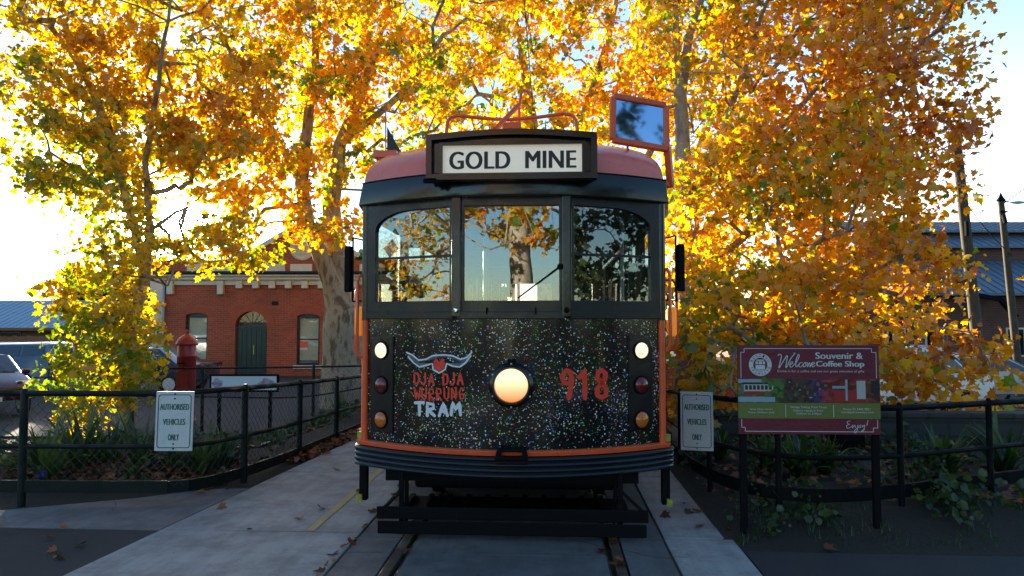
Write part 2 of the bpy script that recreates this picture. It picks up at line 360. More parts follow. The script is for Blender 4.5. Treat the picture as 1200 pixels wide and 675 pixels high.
# ------------------------------------------------------------------ leaves
def leaf_template(n=10):
    # five-lobed plane leaf, petiole at origin, tip at +Y, unit length, slight fold
    pol = [(0,0), (.30,-.02), (.58,.22), (.36,.34), (.52,.66), (.22,.60), (0,1), (-.22,.60), (-.52,.66), (-.36,.34), (-.58,.22), (-.30,-.02)] if n > 6 else [(0,0), (.40,.15), (.42,.6), (0,1), (-.42,.6), (-.40,.15)]
    v = [(0,.36,0)] + [(x, y, abs(x)*.28 - .12*(y-.35)**2) for x, y in pol]
    k = len(pol); f = [(0, 1+i, 1+(i+1) % k) for i in range(k)]
    return np.array(v), np.array(f)
def leaf_mesh(name, pos, axis, nrm, size, tint, material, n=10):
    tv, tf = leaf_template(n); k = len(pos)
    axis = axis/np.linalg.norm(axis, axis=1)[:,None]
    side = np.cross(axis, nrm); side /= (np.linalg.norm(side, axis=1)[:,None]+1e-9); nn = np.cross(side, axis)
    V = pos[:,None,:] + size[:,None,None]*(tv[None,:,0:1]*side[:,None,:] + tv[None,:,1:2]*axis[:,None,:] + tv[None,:,2:3]*nn[:,None,:])
    nv = tv.shape[0]; F = (tf[None,:,:] + (np.arange(k)*nv)[:,None,None]).reshape(-1)
    me = bpy.data.meshes.new(name); me.vertices.add(k*nv); me.vertices.foreach_set('co', V.reshape(-1).astype(np.float32))
    nf = k*len(tf); me.loops.add(nf*3); me.loops.foreach_set('vertex_index', F.astype(np.int32))
    me.polygons.add(nf); me.polygons.foreach_set('loop_start', np.arange(nf, dtype=np.int32)*3)
    a = me.attributes.new('tint', 'FLOAT', 'POINT'); a.data.foreach_set('value', np.repeat(tint, nv).astype(np.float32))
    me.update(calc_edges=True); me.materials.append(material)
    return me
def leaf_mat(name, stops, trans=.62, bright=1.3):
    m = bpy.data.materials.new(name); m.use_nodes = True; n = m.node_tree.nodes; n.clear(); k = m.node_tree.links
    at = n.new('ShaderNodeAttribute'); at.attribute_name = 'tint'
    c = ramp(m, at.outputs['Fac'], stops)
    d = n.new('ShaderNodeBsdfDiffuse'); k.new(c, d.inputs[0])
    hs = n.new('ShaderNodeHueSaturation'); hs.inputs['Saturation'].default_value = 1.1; hs.inputs['Value'].default_value = bright; k.new(c, hs.inputs['Color'])
    t = n.new('ShaderNodeBsdfTranslucent'); k.new(hs.outputs[0], t.inputs[0])
    mx = n.new('ShaderNodeMixShader'); mx.inputs[0].default_value = trans; k.new(d.outputs[0], mx.inputs[1]); k.new(t.outputs[0], mx.inputs[2])
    g = n.new('ShaderNodeBsdfGlossy'); g.inputs['Roughness'].default_value = .45
    m2 = n.new('ShaderNodeMixShader'); m2.inputs[0].default_value = .05; k.new(mx.outputs[0], m2.inputs[1]); k.new(g.outputs[0], m2.inputs[2])
    o = n.new('ShaderNodeOutputMaterial'); k.new(m2.outputs[0], o.inputs[0]); return m
AUT = [(0, (.10,.028,.012)), (.2, (.26,.075,.015)), (.42, (.58,.19,.018)), (.62, (.78,.37,.025)), (.8, (.82,.52,.05)), (.9, (.46,.42,.035)), (1, (.15,.25,.02))]
M['leaf'] = leaf_mat('autumn_leaf', AUT)
M['leaf_olive'] = leaf_mat('olive_autumn_leaf', [(0, (.16,.06,.012)), (.4, (.46,.19,.02)), (.66, (.72,.43,.03)), (.8, (.58,.43,.035)), (.9, (.34,.33,.03)), (1, (.16,.23,.02))])
M['leaf_litter'] = leaf_mat('fallen_leaf', [(0, (.05,.02,.01)), (.5, (.20,.06,.02)), (1, (.36,.13,.03))], .1, 1)
M['leaf_green'] = leaf_mat('green_leaf', [(0, (.02,.04,.012)), (.5, (.04,.08,.02)), (1, (.09,.13,.03))], .4, 1.2)
def bark(name, a, b, c):
    m = mat(name, a, .9); v = coords(m, (1,1,.35))
    f = noise(m, v, 5, 5, .55); col = ramp(m, f, [(.38, a), (.46, b), (.56, b), (.62, c)])
    fine = ramp(m, noise(m, coords(m), 30, 6), [(.3, (.7,.7,.7)), (.7, (1,1,1))])
    lk(m, mix(m, 1.0, col, fine, 'MULTIPLY'), bsdf(m).inputs['Base Color']); bump(m, noise(m, v, 16, 8, .7), .03); return m
M['bark'] = bark('plane_bark', (.17,.13,.085), (.42,.36,.26), (.25,.22,.13))
M['bark_pale'] = bark('pale_plane_bark', (.22,.18,.13), (.38,.34,.27), (.29,.25,.18))
M['bark_dark'] = bark('rough_bark', (.07,.055,.04), (.13,.11,.08), (.09,.075,.05))

TR = [(-1.25, 4.4, 17.5, -.2, 3.3)]    # tram volume kept free of leaves
def tram_free(p):
    return ~((np.abs(p[:,0]) < 1.5) & (p[:,1] > 4.3) & (p[:,1] < 14.6) & (p[:,2] < 3.6))
SUNV = np.array(SUN); CAMV = np.array(CAM)
def grow(name, label, group, base, paths, blobs, nattr, nleaf, lsize, seed, tintfn, bm, lm, step=.45, keep=None, rtip=.008, sig=.20, ln=10, maxbr=.2, cat='tree'):
    rng = np.random.default_rng(seed)
    nodes = []; par = []; rad0 = []
    for path in paths:
        prev = None
        for i, q in enumerate(path):
            if i == 0 and nodes:
                dd = [np.linalg.norm(np.array(q[:3])-n_) for n_ in nodes]; prev = int(np.argmin(dd))
                continue
            p0 = np.array(q[:3], float)
            if prev is None: nodes.append(p0); par.append(-1); rad0.append(q[3]); prev = 0; continue
            a = nodes[prev]; ra = rad0[prev]; kk = max(1, int(np.linalg.norm(p0-a)/step))
            for s_ in range(1, kk+1):
                t = s_/kk; nodes.append(a+(p0-a)*t + (rng.normal(0, .015, 3) if s_ < kk else 0)); par.append(prev); rad0.append(ra+(q[3]-ra)*t if i > 1 or path is paths[0] else q[3]); prev = len(nodes)-1
    nh = len(nodes)
    w = np.array([b[1][0]*b[1][1]*b[1][2]*(b[2] if len(b) > 2 else 1) for b in blobs]); w = w/w.sum()
    pts = []
    for b, n_ in zip(blobs, np.maximum(3, (w*nattr).astype(int))):
        u = rng.normal(size=(n_,3)); u /= np.linalg.norm(u, axis=1)[:,None]; u *= rng.random((n_,1))**.42
        pts.append(np.array(b[0])+u*np.array(b[1]))
    pts = np.concatenate(pts)
    ok = pts[:,2] > -.5; ok &= tram_free(pts)
    if keep is not None: ok &= keep(pts)
    pts = pts[ok]
    H = np.array(nodes); dmin = np.min(np.linalg.norm(pts[:,None,:]-H[None], axis=2), axis=1); pts = pts[np.argsort(dmin)]
    arr = np.zeros((nh+len(pts)*40, 3)); arr[:nh] = H; cnt = nh; start = max(1, int(nh*.25))
    hz = H[:,2]; low = np.array([r > .16 for r in rad0])
    tips = []
    for p in pts:
        dvec = p-arr[:cnt]; d = np.linalg.norm(dvec, axis=1)
        cost = d + .45*np.maximum(0, arr[:cnt,2]-p[2])           # branches tend to rise
        cost[:nh][low & (hz < hz[0]+.35*(hz.max()-hz[0]))] += 2.0
        j = int(np.argmin(cost)); kk = max(1, int(d[j]/step)); a = arr[j].copy(); bend = rng.normal(0, .08, 3)*d[j]; prev = j
        for s_ in range(1, kk+1):
            t = s_/kk; arr[cnt] = a+(p-a)*t + bend*math.sin(math.pi*t) + (0 if s_ == kk else rng.normal(0, .02, 3)); par.append(prev); prev = cnt; cnt += 1
        tips.append(cnt-1)
    arr = arr[:cnt]; par = np.array(par); wt = np.zeros(cnt); wt[tips] = 1
    for i in range(cnt-1, 0, -1):
        if par[i] >= 0: wt[par[i]] += wt[i]
    rad = np.minimum(maxbr, rtip*np.maximum(1, wt)**.52); rad[:nh] = np.maximum(np.array(rad0), 0)
    ch = [[] for _ in range(cnt)]
    for i in range(1, cnt): ch[par[i]].append(i)
    mb = MB(); stack = [(0, None)]
    while stack:
        i, p_ = stack.pop(); chain = [] if p_ is None else [p_]; rr = [] if p_ is None else [min(rad[p_]*.9, rad[i]*1.25)]
        c = i
        while True:
            chain.append(c); rr.append(rad[c]); k_ = ch[c]
            if not k_: break
            b_ = max(k_, key=lambda q: (rad[q], wt[q]))
            stack += [(q, c) for q in k_ if q != b_]; c = b_
        if len(chain) > 1:
            big = max(rr); mb.tube([arr[q] for q in chain], [float(x) for x in rr], 14 if big > .12 else (7 if big > .03 else 4))
    root = empty(name, base, label, cat, group)
    mb.v = [(x-base[0], y-base[1], z-base[2]) for x, y, z in mb.v]
    obj('trunk', mb, bm, root, smooth=True)
    # leaves hang round the fine twigs
    fine = np.array([i for i in range(nh, cnt) if wt[i] <= 3])
    pick = rng.choice(fine, int(nleaf*1.5)); pos = arr[pick] + rng.normal(0, sig, (len(pick),3))*np.array([1,1,.8])
    ok = tram_free(pos) & (pos[:,2] > -.62)
    # the sun finds a gap between the leaves
    v = pos-CAMV; t = v@SUNV; perp = np.linalg.norm(v-t[:,None]*SUNV, axis=1); ok &= ~((t > 3) & (perp < .030*t*(.6+.5*rng.random(len(t)))))
    if keep is not None: ok &= keep(pos)
    pos = pos[ok][:nleaf]; pick = pick[ok][:nleaf]; n_ = len(pos)
    ax = rng.normal(size=(n_,3))*.75 + np.array([0,0,-.55]); nr = rng.normal(size=(n_,3)) + np.array([0,0,.5])
    nodet = rng.normal(0, .09, cnt)
    tint = np.clip(tintfn(pos, rng) + nodet[pick] + rng.normal(0, .10, n_), 0, 1)
    sz = lsize*(.42+1.0*rng.random(n_)**1.3)
    me = leaf_mesh('crown', pos-np.array(base), ax, nr, sz, tint, lm, ln)
    o = bpy.data.objects.new('crown', me); COL.objects.link(o); o.parent = root
    return root
def E(px, py, d, rx, ry, rd, w=1.0):
    k = d/FPX; return (tuple(P(px, py, d)), (rx*k, rd, ry*k), w)
def Q(px, py, d, r): return (*P(px, py, d), r)
def pxof(p):
    v = p-CAMV; d = v@np.array(FWD); return 600+FPX*(v@np.array(RGT))/d, 337.5-FPX*(v@np.array(UPV))/d
def noise3(p, s, seed):
    q = p*s; return (np.sin(q[:,0]*1.3+seed)+np.sin(q[:,1]*1.7+seed*2.1+q[:,2])+np.sin(q[:,2]*1.9-seed+q[:,0]*.8))/3
def px_arrays(p):
    v = p-CAMV; d = v@np.array(FWD); return 600+FPX*(v@np.array(RGT))/d, 337.5-FPX*(v@np.array(UPV))/d
# yellow-green tree on the left, foliage hanging almost to the ground
def keep_l(p):
    x, y = px_arrays(p)
    return ~((x > 214) & (y > 322+10*np.sin(x*.11))) & ~((x > 196) & (y > 352))
def keep_m(p):
    x, y = px_arrays(p)
    return ~((x < 352) & (y > 296+12*np.sin(x*.09)) & (p[:,1] < 27)) & ~((x > 352) & (x < 424) & (y > 300))
t_left = lambda p, r: .80+.12*noise3(p, .9, 1)-.14*np.clip((p[:,2]-3)/4, 0, 1)+.10*np.clip((1.5-p[:,2])/2, 0, 1)+.16*(r.random(len(p)) < .3)
bl = [E(95,60,15,85,95,2.2), E(75,150,15,55,90,1.6), E(140,190,15.5,85,90,2.2), E(165,290,14.5,75,60,1.8), E(120,370,14,55,60,1.5,1.6), E(110,440,13.5,55,45,1.2,1.7), E(105,485,13,35,25,.9,1.2),
      E(185,400,13.5,35,45,1.0), E(245,270,15,70,55,1.6), E(250,150,16,90,90,2), E(150,-70,15,140,100,2.5)]
b0 = P(150, 505, 14.6)
grow('plane_tree', 'yellow green plane tree, leaves hanging low behind the fence left of the brick building', 'autumn plane trees', (b0.x, b0.y, terr(b0.x, b0.y)-.1),
     [[(b0.x, b0.y, terr(b0.x, b0.y)-.1, .19), Q(150,440,14.6,.15), Q(156,375,14.6,.13), Q(170,325,14.7,.11), Q(176,270,14.8,.085), Q(170,190,15,.065), Q(186,100,15.2,.05), Q(200,0,15.4,.03)],
      [Q(172,325,14.7,.1), Q(150,240,14.8,.09), Q(128,150,15,.075), Q(100,90,15,.06), Q(70,20,15,.04)], [Q(160,365,14.6,.08), Q(125,350,14.2,.06), Q(95,380,14,.04), Q(85,430,13.6,.02)], [Q(150,240,14.8,.07), Q(105,100,15,.06), Q(80,60,14.8,.03)]],
     bl, 700, 25000, .13, 11, t_left, M['bark'], M['leaf_olive'], keep=keep_l)
# big old plane tree with the forked trunk beside the tram
t_mid = lambda p, r: .79+.10*noise3(p, .7, 4)+.30*(r.random(len(p)) < .05)
b0 = P(402, 470, 18)
b0z = terr(b0.x, b0.y)-.1
bl = [E(330,90,18,120,120,2.6), E(430,40,18.5,110,100,2.6), E(310,220,17,80,60,1.6), E(270,300,16.5,60,35,1.0,.8), E(420,190,18.5,70,60,1.8), E(490,120,18.5,100,100,2.4), E(380,-90,18,200,90,3), E(520,-40,18.5,130,90,2.6), E(240,60,18,80,120,2), E(400,272,16.5,30,26,.7,1.6), E(330,255,16.8,60,30,.9,1)]
grow('plane_tree', 'old plane tree with thick knobbly forked trunk between the brick building and the tram', 'autumn plane trees', (b0.x, b0.y, b0z),
     [[(b0.x, b0.y, b0z, .62), Q(402,445,18,.58), Q(401,415,18,.50), Q(402,392,18,.53), Q(404,370,18,.55), Q(398,355,18,.40), Q(388,330,17.9,.24), Q(374,295,17.8,.21), Q(360,262,17.8,.19), Q(353,215,17.9,.17), Q(362,130,18,.13), Q(370,60,18.2,.10), Q(366,-30,18.4,.07)],
      [Q(404,362,18,.33), Q(396,330,18.2,.30), Q(393,290,18.3,.28), Q(388,240,18.4,.24), Q(398,170,18.5,.17), Q(430,90,18.6,.12), Q(455,0,18.8,.08)],
      [Q(353,215,17.9,.1), Q(318,150,17.6,.08), Q(285,90,17.4,.06), Q(250,20,17.3,.04)], [Q(398,170,18.5,.12), Q(470,110,18.4,.09), Q(520,40,18.2,.06)],
      [Q(353,235,17.9,.07), Q(310,245,17.2,.05), Q(275,290,16.8,.03)]],
     bl, 780, 27500, .142, 12, t_mid, M['bark'], M['leaf'], maxbr=.13, keep=keep_m)
mb = MB()
# tree straight behind the tram
t_back = lambda p, r: .73+.16*noise3(p, .6, 8)+.28*(r.random(len(p)) < .08)
b0 = P(640, 460, 25); b0z = -.8
bl = [E(600,70,24,130,110,3), E(700,60,24,120,110,3), E(560,150,22,90,80,2.2), E(690,190,23,100,90,2.4), E(620,-50,24,200,80,3), E(800,170,23,90,110,2.4), E(790,60,23,90,110,2.4), E(800,300,22,60,60,2)]
grow('plane_tree', 'golden autumn plane tree rising straight behind the tram roof', 'autumn plane trees', (b0.x, b0.y, b0z),
     [[(b0.x, b0.y, b0z, .5), Q(642,400,25,.42), Q(640,300,25,.36), Q(636,220,25,.28), Q(620,120,24.6,.18), Q(605,20,24.4,.11), Q(600,-60,24,.07)],
      [Q(640,250,25,.22), Q(680,150,24.5,.16), Q(712,50,24,.11), Q(730,-40,24,.06)], [Q(640,300,25,.2), Q(740,220,24,.14), Q(792,120,23,.1), Q(800,0,23,.06)], [Q(620,120,24.6,.1), Q(560,110,23.5,.08), Q(535,60,23,.05)]],
     bl, 700, 23000, .165, 13, t_back, M['bark'], M['leaf'], maxbr=.12)
# large orange tree on the right, crown trailing over the fence and the welcome sign
def keep_r(p):
    x, y = px_arrays(p)
    return ~((y > 395) & (y < 520) & (x > 858) & (x < 1034) & (p[:,1] < 6.2)) & (p[:,1] > 5.75)
t_right = lambda p, r: .75+.06*np.clip(3.0-p[:,0], 0, 1)+.14*noise3(p, 1.0, 3)-.062*np.clip((p[:,0]-2.6)*.5, 0, 2.2)-.08*np.clip((p[:,2]-3.0)/2.5, 0, 1)*np.clip((p[:,0]-3)/2, 0, 1)+.30*(r.random(len(p)) < .07)  # light and shade put into leaf colour: yellower near tram, browner outward and upward
b0 = P(812, 470, 12.6); b0z = terr(b0.x, b0.y)-.1
bl = [E(850,240,12,75,100,1.8), E(950,150,12,120,110,2.2,.7), E(1040,90,12,85,95,1.8,.8), E(1085,190,11.5,50,75,1.2), E(900,360,10.5,105,75,1.6), E(1000,330,10.5,100,75,1.5), E(1085,345,10,40,45,1.0), E(985,420,9.3,110,45,1.3,1.5), E(1100,425,9.2,70,50,1.1,1.6), E(1140,480,9,40,22,.7,1.2), E(1010,485,8.9,120,14,.5,1.4),
      E(845,450,8.8,55,50,.9), E(830,380,9.5,45,60,1.2), E(850,50,13,110,110,2.2,.6), E(980,10,13,130,90,2.2,.6), E(1080,10,12.5,70,60,1.5,.7), E(900,525,8.2,40,24,.5,.5), E(960,230,11,100,80,1.8)]
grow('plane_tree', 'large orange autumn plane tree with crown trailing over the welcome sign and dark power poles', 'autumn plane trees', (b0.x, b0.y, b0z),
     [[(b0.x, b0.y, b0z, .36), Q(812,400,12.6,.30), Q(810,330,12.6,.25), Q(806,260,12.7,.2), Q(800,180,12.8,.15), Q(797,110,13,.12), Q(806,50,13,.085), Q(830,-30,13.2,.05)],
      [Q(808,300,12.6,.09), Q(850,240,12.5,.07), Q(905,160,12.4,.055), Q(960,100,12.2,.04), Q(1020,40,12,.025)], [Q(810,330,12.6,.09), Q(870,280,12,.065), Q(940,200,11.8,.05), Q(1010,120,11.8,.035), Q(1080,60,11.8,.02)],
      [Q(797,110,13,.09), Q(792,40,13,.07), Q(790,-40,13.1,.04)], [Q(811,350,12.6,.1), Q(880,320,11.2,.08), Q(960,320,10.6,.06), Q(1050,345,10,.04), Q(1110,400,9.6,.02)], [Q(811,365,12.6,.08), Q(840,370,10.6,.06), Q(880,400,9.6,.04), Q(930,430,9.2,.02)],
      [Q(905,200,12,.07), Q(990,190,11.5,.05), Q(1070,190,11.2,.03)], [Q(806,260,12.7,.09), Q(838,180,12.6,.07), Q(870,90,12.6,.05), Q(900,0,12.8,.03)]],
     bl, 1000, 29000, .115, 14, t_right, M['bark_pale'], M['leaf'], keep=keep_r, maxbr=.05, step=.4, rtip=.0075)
# plane trees across the road behind the viewer (they show in the windscreen)
def plain_tree(name, label, group, x, y, h, cr, trunk, nl, seed, tint, bm='bark', lm='leaf', ls=.18, na=260, z0=None, low=.25):
    z0 = terr(x, y)-.1 if z0 is None else z0
    r = random.Random(seed); k = h*.55
    pts = [(x, y, z0, trunk), (x+r.uniform(-.1,.1), y, z0+k*.5, trunk*.8), (x+r.uniform(-.3,.3), y+r.uniform(-.3,.3), z0+k, trunk*.6), (x+r.uniform(-.6,.6), y+r.uniform(-.5,.5), z0+h*.85, trunk*.2)]
    paths = [pts]
    for i in range(4):
        a = i*1.57+r.uniform(-.4,.4); paths.append([pts[2], (x+cr*.45*math.cos(a), y+cr*.45*math.sin(a), z0+h*.72, trunk*.28), (x+cr*.7*math.cos(a), y+cr*.7*math.sin(a), z0+h*.85, trunk*.1)])
    bls = [((x, y, z0+h*(.5+low*.7)), (cr*.8, cr*.8, h*.33))]
    for i in range(7):
        a = i*.9+r.uniform(0,.5); q = r.uniform(.4,.75); bls.append(((x+cr*q*math.cos(a), y+cr*q*math.sin(a), z0+h*r.uniform(low+.18,.85)), (cr*.42, cr*.42, h*.16)))
    return grow(name, label, group, (x, y, z0), paths, bls, na, nl, ls, seed, tint, M[bm], M[lm], ln=6 if ls > .25 else 10, maxbr=trunk*.4, cat='tree')
plain_tree('plane_tree', 'plane tree with pale trunk mirrored in the tram windscreen', 'street trees behind the viewer', -.62, -8.2, 10.5, 4.2, .38, 8000, 31, t_back, bm='bark_pale', low=.22)
plain_tree('plane_tree', 'broad plane tree off to the left, mirrored in the left tram window', 'street trees behind the viewer', -13, -4.5, 7.5, 4.0, .30, 3400, 33, t_right, low=.10, ls=.14)
plain_tree('plane_tree', 'broad dark tree added off to the right to darken the right tram window', 'street trees behind the viewer', 11.5, -5.0, 8, 4.4, .4, 9000, 34, lambda p, r: .3+.2*noise3(p, .6, 2), lm='leaf_green', low=.04)  # unseen tree, added in dark green to keep the right window reflection dark
back_trees = [(4,-34,6.5,3.6,'nearest the mirrored pale trunk'), (12,-37,7.5,4.2,'second from the mirrored pale trunk'), (21,-35,7,4.2,'at the end of the row toward the drive'), (-13,-36,7,3.8,'beyond the gap in the row'), (-24,-30,7.5,4.5,'at the end of the row beyond the gap'), (-33,-12,7,4.5,'standing alone beside the road')]  # unseen row added so the windows mirror something dark low down
for i, (x, y, h, c_, lb) in enumerate(back_trees):
    plain_tree('added_street_tree', 'dark tree added across the road to darken window reflections, '+lb.replace('at the end of the row', 'ending the row'), 'dark trees added for the window reflections', x, y, h, c_, .25, 2600, 80+i, lambda p, r: .35+.2*noise3(p, .6, 2), 'bark_dark', 'leaf_green', .45, 120, low=.02)
# far trees on the skyline; those toward the sun added to shade the foreground
gt = lambda p, r: .35+.2*noise3(p, .5, 2)
far = [(-62,92,10,6,'tall dark gum tree behind the pale blue roof'), (-54,95,8.5,5,'low round gum tree behind the pale blue roof, nearest the plane tree'), (-30,62,8.2,6,'dark gum tree added for shade above the end of the brick building'), (-20,66,8.6,6,'dark gum tree added for shade behind the gable of the brick building'), (-9,64,8.2,5.5,'dark gum tree beyond the tram, next to the brick building'), (6,60,8,5.5,'dark gum tree standing far behind the tram roof'), (-41,64,7.8,5.5,'dark gum tree added for shade between the blue roof and the brick building')]
for i, (x, y, h, c_, lb) in enumerate(far):
    plain_tree('gum_tree', lb, 'far dark trees', x, y, h, c_, .35, 4500, 50+i, gt, 'bark_dark', 'leaf_green', .6, 170, z0=-.8, low=.1)


# ------------------------------------------------------------------ tram
YF = 4.92; BOW = .39; HW = 1.15
TRAM = empty('tram', (0, YF, 0), 'vintage black tram with speckled front, red roof and GOLD MINE destination sign', 'tram')
def yb(x): return BOW*(x/HW)**2
def AP(px, py, off=0.0):
    """tram-local (x, z) where the pixel ray meets the bowed front"""
    y = YF
    for _ in range(12):
        p = PY(px, py, y-off); y = YF+yb(p.x)
    return p.x, p.z
def nrm(x):
    dx = 2*BOW*x/HW**2; l = math.hypot(1, dx); return (dx/l, -1/l)    # outward
def outline(hw, n=28, back=1.2, wide=1.3, y2=9.4):
    """plan path of the front and both sides, left to right"""
    pts = [((-wide, y2), (-1, 0)), ((-wide, back), (-1, 0))]
    for i in range(n+1):
        x = -hw+2*hw*i/n; pts.append(((x, yb(x)), nrm(x)))
    pts += [((wide, back), (1, 0)), ((wide, y2), (1, 0))]; return pts
def arcpath(hw, n=32): return [((-hw+2*hw*i/n, yb(-hw+2*hw*i/n)), nrm(-hw+2*hw*i/n)) for i in range(n+1)]
zb = lambda px, py: AP(px, py)[1]
Z_SILL = zb(600, 374); Z_GL0 = zb(600, 352); Z_GL1 = zb(600, 239); Z_VIS = zb(600, 230); Z_EAVE = Z_VIS+.19
Z_BUM0 = zb(600, 560); Z_BUM1 = zb(600, 534); Z_STR = zb(600, 527.5)
# apron
mb = MB(); n = 40; prof = [(0, Z_STR-.01), (0, Z_SILL), (-.04, Z_SILL), (-.04, Z_STR-.01)]
mb.sweep(arcpath(HW-.015, n), prof)
APRON = obj('front_panel', mb, M['speckle'], TRAM, smooth=True)
# red strip and ribbed bumper
mb = MB(); mb.sweep(arcpath(HW+.045), [(.03, Z_BUM1), (.035, Z_STR-.006), (.012, Z_STR), (-.03, Z_STR), (-.03, Z_BUM1)])
obj('bumper_strip', mb, M['orange'], TRAM, bev=.003)
prof = [(-.06, Z_BUM1-.002)]; nb = 4; hgt = (Z_BUM1-Z_BUM0)
for i in range(nb):
    z1 = Z_BUM1-.002-hgt*i/nb; z0 = Z_BUM1-.002-hgt*(i+1)/nb
    for t in (.08, .3, .5, .7, .92): prof.append((.035+.022*math.sin(math.pi*t)**.7, z1+(z0-z1)*t))
prof.append((-.06, Z_BUM0))
path = [((-1.2, .75), (-1, 0)), ((-1.2, .5), (-1, 0))]+arcpath(HW+.045)+[((1.2, .5), (1, 0)), ((1.2, .75), (1, 0))]
mb = MB(); mb.sweep(path, prof); obj('bumper', mb, M['black_paint'], TRAM, smooth=True)
x0, z0 = AP(582, 534); x1, z1 = AP(618, 523)
mb = MB(); zc = Z_STR-.02
mb.prism([[(x0-.01, zc-.035), (x1+.01, zc-.035), (x1-.005, zc+.03), (x1-.03, zc+.042), (x0+.03, zc+.042), (x0+.005, zc+.03)], [(x0+.035, zc-.012), (x0+.035, zc+.02), (x1-.035, zc+.02), (x1-.035, zc-.012)]], lambda u, v, w: (u, -.085+w, v), .09)
obj('coupler_housing', mb, M['under'], TRAM, bev=.006)
for s in (-1, 1):
    mb = MB(); mb.box((s*1.165, yb(1.15)+.05, Z_STR+.03), (.05, .12, .055), rz=s*.5); obj('corner_chip', mb, M['yellow_chip'], TRAM, bev=.004)
# corner posts
for s in (-1, 1):
    mb = MB(); mb.tube([(s*HW, yb(HW)-.005, Z_STR-.01), (s*HW, yb(HW)-.005, Z_SILL-.01)], .028, 10); obj('corner_post', mb, M['orange'], TRAM, smooth=True)
    mb = MB(); mb.tube([(s*HW, yb(HW)+.01, Z_SILL-.01), (s*HW, yb(HW)+.01, Z_VIS+.05)], .038, 12); obj('corner_pillar', mb, M['black_paint'], TRAM, smooth=True)
# window band: three flat panels
cor = [(-HW+.02, yb(HW-.02)), (AP(535, 300)[0], yb(.45)), (AP(664, 300)[0], yb(.42)), (HW-.02, yb(HW-.02))]
def facet(a, b):
    a = Vector(a); b = Vector(b); t = (b-a); l = t.length; t.normalize(); nn = Vector((t.y, -t.x))
    return l, (lambda u, v, w: (a.x+t.x*u+nn.x*w, a.y+t.y*u+nn.y*w, v))
for k in range(3):
    l, fn = facet(cor[k], cor[k+1])
    g0, g1 = .055, l-.055
    if k == 0: g0 = .075
    if k == 2: g1 = l-.075
    top = Z_GL1-.005
    hole = [(g0, Z_GL0), (g1, Z_GL0)]
    if k == 1: hole += [(g1, top), (g0, top)]
    elif k == 0: hole += [(g1, top)] + [(g0+.34-.34*math.sin(t), top-.15+.15*math.cos(t)) for t in [i*math.pi/16 for i in range(9)]]
    else: hole += [(g1-.34+.34*math.sin(t), top-.15+.15*math.cos(t)) for t in [i*math.pi/16 for i in range(8, -1, -1)]] + [(g0, top)]
    mb = MB(); mb.prism([[(0, Z_SILL+.002), (l, Z_SILL+.002), (l, Z_VIS+.02), (0, Z_VIS+.02)], hole[::-1]], lambda u, v, w: fn(u, v, w-.03), .045)
    fr = obj('window_frame', mb, M['frame_paint'], TRAM, bev=.004)
    mb = MB(); mb.prism([[(g0-.012, Z_GL0-.012), (g1+.012, Z_GL0-.012), (g1+.012, top+.01), (g0-.012, top+.01)]], lambda u, v, w: fn(u, v, w-.012), .005)
    obj('pane', mb, M['windscreen'], fr)
    mb = MB(); mb.prism([[(.01, Z_SILL+.0), (l-.01, Z_SILL+.0), (l-.01, Z_SILL+.055), (.01, Z_SILL+.055)]], lambda u, v, w: fn(u, v, .005+w), .03)
    obj('sill', mb, M['frame_paint'], fr, bev=.006)
    if k != 1:
        zm = Z_GL0+(.335 if k == 0 else .34)
        mb = MB(); mb.prism([[(g0-.005, zm-.009), (g1+.005, zm-.009), (g1+.005, zm+.009), (g0-.005, zm+.009)]], lambda u, v, w: fn(u, v, w-.018), .022)
        obj('glazing_bar', mb, M['frame_paint'], fr)
    else:
        for uu in (.28, .72): mb = MB(); mb.box(fn(l*uu, Z_SILL+.06, .03), (.012, .02, .05)); obj('sill_catch', mb, M['under'], fr)
for k in (1, 2):      # pillars between the panes
    mb = MB(); c = cor[k]; mb.box((c[0], c[1]-.012, (Z_SILL+Z_VIS)/2+.02), (.075, .05, Z_VIS-Z_SILL+.02)); obj('window_pillar', mb, M['black_paint'], TRAM, bev=.012)
    mb = MB(); mb.lathe([(.0, 0), (.018, .0), (.022, .02), (.012, .035), (.0, .036)], 10, (c[0], c[1]-.036, Z_SILL+.065), '-Y'); obj('latch', mb, M['chrome'] if k == 1 else M['under'], TRAM, smooth=True)
# visor band and roof
mb = MB(); path = [((-1.3, 9.4), (-1, 0)), ((-1.27, 1.0), (-1, -.1))]+arcpath(HW+.035, 30)+[((1.27, 1.0), (1, -.1)), ((1.3, 9.4), (1, 0))]
mb.sweep(path, [(.045, Z_VIS), (.05, Z_VIS+.012), (.012, Z_EAVE-.01), (.022, Z_EAVE), (-.05, Z_EAVE), (-.05, Z_VIS)]); obj('visor_band', mb, M['black_paint'], TRAM, smooth=True)
op = [((-1.3, 9.4), 9.4), ((-1.3, 7), 7), ((-1.3, 4), 4), ((-1.29, 2.2), 2.3), ((-1.26, 1.2), 2.1), ((-1.22, .7), 2.0)]
ol = [(p, c) for p, c in op]+[((x, yb(x)-.0), 2.0) for x in [-(HW+.03)+2*(HW+.03)*i/30 for i in range(31)]]+[((-p[0], p[1]), c) for p, c in op[::-1]]
mb = MB(); na = 12; RISE = .51
for (p, c) in ol:
    for j in range(na+1):
        a = math.pi/2*j/na; ca = math.cos(a)**.9; mb.v.append((p[0]*ca, c+(p[1]-c)*ca, Z_EAVE+RISE*math.sin(a)**.92))
mb.f = [(i*(na+1)+j, (i+1)*(na+1)+j, (i+1)*(na+1)+j+1, i*(na+1)+j+1) for i in range(len(ol)-1) for j in range(na)]; mb.m = [0]*len(mb.f)
obj('roof', mb, M['roof'], TRAM, smooth=True)
